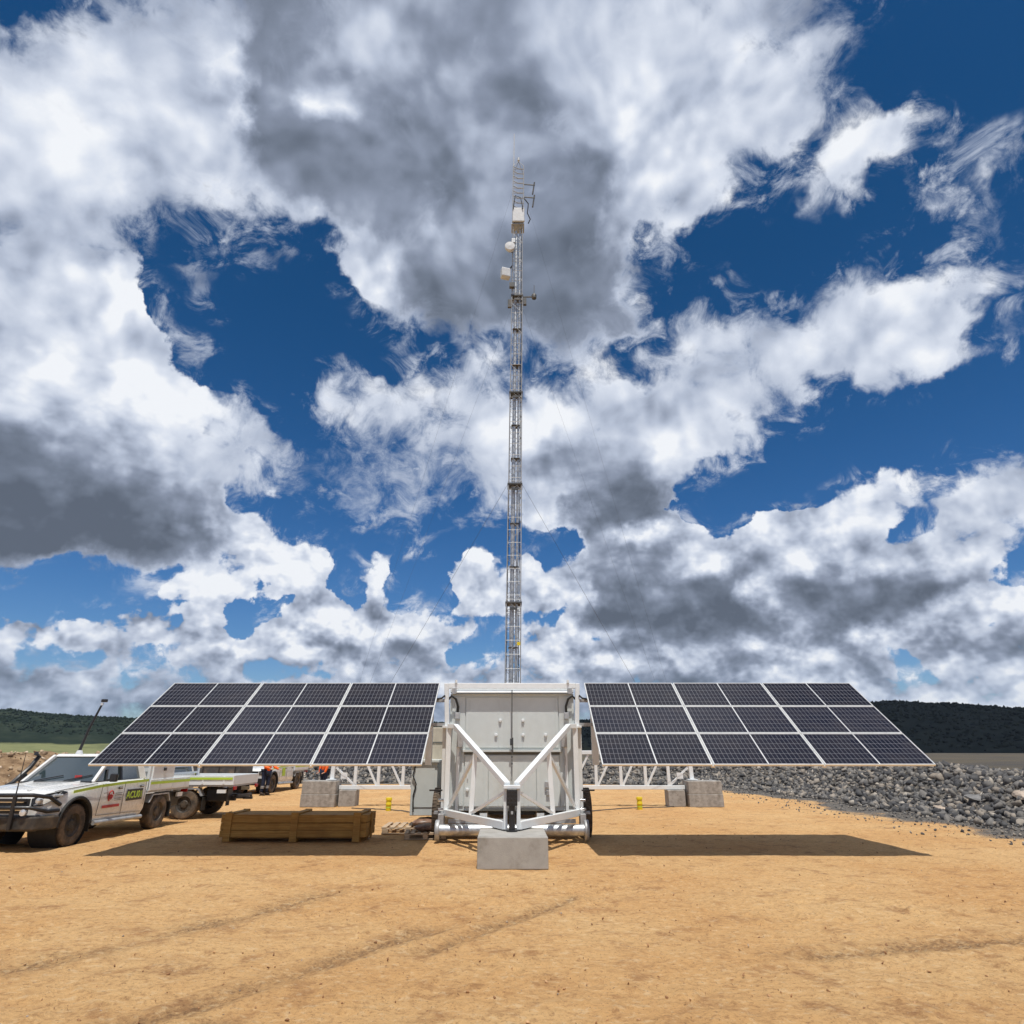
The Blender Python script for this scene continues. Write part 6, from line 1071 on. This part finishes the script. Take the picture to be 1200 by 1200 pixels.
# dark grey box trailer
B = thing('box_trailer', 'dark grey box trailer parked behind the tray-back ute', 'trailer', (-12.9, 29.2, 0), R(4))
k = MB(); k.box((0, 0, .92), (3.0, 1.7, .72)); bo = k.build('trailer_body', M['darkgrey'], B, bevel=.02)
for x in (-1.3, -.65, 0, .65, 1.3): MB().box((x, -.862, .92), (.05, .02, .66)).build('side_rib', M['blackmetal'], bo)
MB().box((0, -.86, 1.27), (3.04, .05, .05)).build('top_rail', M['galv_dull'], bo); MB().box((0, 0, 1.30), (2.9, 1.6, .05)).build('cover', M['galv_dull'], B, bevel=.02)
for y in (-.78, .78):
    k = MB(); wt_ = .32
    t_, m_ = wheel_mb(.33, .2, 0, 0, 0, 1 if y > 0 else -1)
    for mm, nmn, mt_ in ((t_, 'wheel', M['tyre']), (m_, 'rim', M['rim'])):
        mm.v = [(v[1] + .95, -v[0] + y, v[2] + .33) for v in mm.v]
    wo = t_.build('wheel', M['tyre'], B, smooth=True); m_.build('rim', M['rim'], wo, smooth=True)
    MB().box((.95, y, .70), (.8, .24, .03)).build('mudguard', M['galv_dull'], B)
MB().bar((-1.5, 0, .55), (-2.4, 0, .50), .08).build('drawbar', M['galv_dull'], B)

# ------------------------------------------------------------------ workers
def skin(name, verts, edges, rad, mt, parent, root=0, sub=2):
    me = bpy.data.meshes.new(name); me.from_pydata(verts, edges, []); me.materials.append(mt); o = bpy.data.objects.new(name, me); COL.objects.link(o); o.parent = parent
    sm = o.modifiers.new('skin', 'SKIN'); sm.use_smooth_shade = True
    for i, r_ in enumerate(rad):
        sv_ = me.skin_vertices[0].data[i]; sv_.radius = (r_, r_) if not isinstance(r_, tuple) else r_; sv_.use_root = (i == root)
    s2 = o.modifiers.new('sub', 'SUBSURF'); s2.levels = s2.render_levels = sub; return o
def make_person(label, loc, rz, lean=0., arm=0.3, helmet='orange'):
    p = thing('person', label, 'person', loc, rz, 'workers in orange shirts and navy trousers')
    ly = -lean
    J = {'pel': (0, 0, .95), 'wst': (0, ly * .2, 1.08), 'chs': (0, ly * .6, 1.30), 'nkb': (0, ly * .9, 1.45), 'nk': (0, ly, 1.52), 'hd': (0, ly - .01, 1.62), 'top': (0, ly - .01, 1.72),
         'ls': (.17, ly * .85, 1.42), 'le': (.25, ly * .8 - .02, 1.14), 'lw': (.22, ly - arm, 1.05 if arm > .2 else .90), 'rs': (-.17, ly * .85, 1.42), 're': (-.25, ly * .8 - .02, 1.14), 'rw': (-.2, ly - arm * .8, 1.08 if arm > .2 else .90),
         'lh': (.10, 0, .92), 'lk': (.12, -.03, .51), 'la': (.12, .03, .10), 'lt': (.13, -.13, .045), 'rh': (-.10, 0, .92), 'rk': (-.12, -.02, .51), 'ra': (-.13, .04, .10), 'rt': (-.14, -.12, .045)}
    rd = {'pel': .13, 'wst': .12, 'chs': (.15, .11), 'nkb': .07, 'nk': .055, 'hd': .085, 'top': .06, 'ls': .06, 'le': .042, 'lw': .028, 'rs': .06, 're': .042, 'rw': .028, 'lh': .09, 'lk': .062, 'la': .042, 'lt': .035, 'rh': .09, 'rk': .062, 'ra': .042, 'rt': .035}
    K = list(J); ed = [('pel', 'wst'), ('wst', 'chs'), ('chs', 'nkb'), ('nkb', 'nk'), ('nk', 'hd'), ('hd', 'top'), ('chs', 'ls'), ('ls', 'le'), ('le', 'lw'), ('chs', 'rs'), ('rs', 're'), ('re', 'rw'), ('pel', 'lh'), ('lh', 'lk'), ('lk', 'la'), ('la', 'lt'), ('pel', 'rh'), ('rh', 'rk'), ('rk', 'ra'), ('ra', 'rt')]
    V = [J[k] for k in K]; E = [(K.index(a), K.index(b)) for a, b in ed]; Rr = [rd[k] for k in K]
    for s_, w in ((1, 'lw'), (-1, 'rw')):                  # palm, four fingers and a thumb
        wv = Vector(J[w]); d = Vector((0, -1, -.25)).normalized(); pi = len(V); V.append(tuple(wv + d * .07)); Rr.append(.024); E.append((K.index(w), pi))
        for q in range(4):
            o_ = Vector((s_ * (-.03 + q * .02), 0, 0)); a_ = len(V); V.append(tuple(wv + d * .11 + o_)); Rr.append(.010); E.append((pi, a_)); V.append(tuple(wv + d * (.15 + .01 * (q in (1, 2))) + o_ + Vector((0, 0, -.015)))); Rr.append(.008); E.append((a_, a_ + 1))
        a_ = len(V); V.append(tuple(wv + d * .07 + Vector((-s_ * .05, 0, 0)))); Rr.append(.010); E.append((pi, a_))
    body = skin('body', V, E, Rr, M['skin'], p)
    def cloth(name, keys, edges, mt, grow):
        return skin(name, [J[k] for k in keys], [(keys.index(a), keys.index(b)) for a, b in edges], [tuple(q + grow for q in rd[k]) if isinstance(rd[k], tuple) else rd[k] + grow for k in keys], mt, p)
    J['bl'] = (0, 0, .93); rd['bl'] = .14
    cloth('shirt', ['bl', 'wst', 'chs', 'nkb', 'ls', 'le', 'lw', 'rs', 're', 'rw'], [('bl', 'wst'), ('wst', 'chs'), ('chs', 'nkb'), ('chs', 'ls'), ('ls', 'le'), ('le', 'lw'), ('chs', 'rs'), ('rs', 're'), ('re', 'rw')], M['orange'], .022)
    cloth('trousers', ['pel', 'lh', 'lk', 'la', 'rh', 'rk', 'ra'], [('pel', 'lh'), ('lh', 'lk'), ('lk', 'la'), ('pel', 'rh'), ('rh', 'rk'), ('rk', 'ra')], M['navy'], .026)
    for s_, a, t_ in ((1, 'la', 'lt'), (-1, 'ra', 'rt')):
        a_, t2 = Vector(J[a]), Vector(J[t_]); b = MB(); b.tube([a_ + Vector((0, .02, .10)), a_ + Vector((0, .01, 0)), a_ + Vector((0, -.02, -.04)), t2 + Vector((0, -.03, .01))], [.062, .062, .06, .045], 12); b.box(((a_.x + t2.x) / 2, (a_.y + t2.y) / 2 - .02, .015), (.10, .29, .03)); b.build('boot', M['boot'], p, smooth=True)
    for z_ in (.30, .36):
        for q in ('l', 'r'):
            a_ = Vector(J[q + 'a']).lerp(Vector(J[q + 'k']), (z_ - .1) / .41); MB().lathe([(.083, -.018), (.083, .018)], tuple(a_), 'z', 16).build('reflective_band', M['galv_dull'], p)
    hd = Vector(J['hd']); MB().lathe([(.155, .035), (.125, .045), (.12, .10), (.09, .155), (0, .175)], (hd.x, hd.y, hd.z), 'z', 24).build('hard_hat', M['antenna'], p, smooth=True)
    f = hd + Vector((0, -.092, 0)); b = MB(); b.add([tuple(f + Vector(q)) for q in ((-.012, .005, -.02), (.012, .005, -.02), (0, -.022, -.018), (0, .004, .03))], [(0, 1, 2), (0, 2, 3), (1, 3, 2), (0, 3, 1)]); b.build('nose', M['skin'], p)
    b = MB(); [b.box(tuple(f + Vector((x, .008, .02))), (.03, .012, .014)) for x in (-.032, .032)]; b.build('eye', M['boot'], p)
    MB().box(tuple(f + Vector((0, .006, -.045))), (.045, .012, .008)).build('mouth', M['red'], p)
    return p
xA, yA = gpt(309, 932); make_person('worker in orange shirt and navy trousers standing by the dark trailer, turned to the right', (xA, yA, 0), R(60), .16, .32)
xB, yB = gpt(378, 931); make_person('worker in orange shirt and navy trousers standing behind the left concrete stack', (xB, yB, 0), R(-40), .05, .1)


# ------------------------------------------------------------------ air between the pad and the hills
k = MB(); k.box((0, 500, 150), (5200, 3600, 306)); hz = bpy.data.materials.new('haze'); hz.use_nodes = True; g = NG(hz.node_tree); g.nt.nodes.clear()
o_ = g.n('ShaderNodeOutputMaterial'); pv = g.n('ShaderNodeVolumePrincipled'); pv.inputs['Color'].default_value = (.62, .76, .95, 1); pv.inputs['Density'].default_value = 4e-5; pv.inputs['Anisotropy'].default_value = .2
g.nt.links.new(pv.outputs[0], o_.inputs['Volume']); ho = k.build('haze', hz); tag(ho, 'thin pale blue haze over the distant hills', 'haze', kind='stuff')
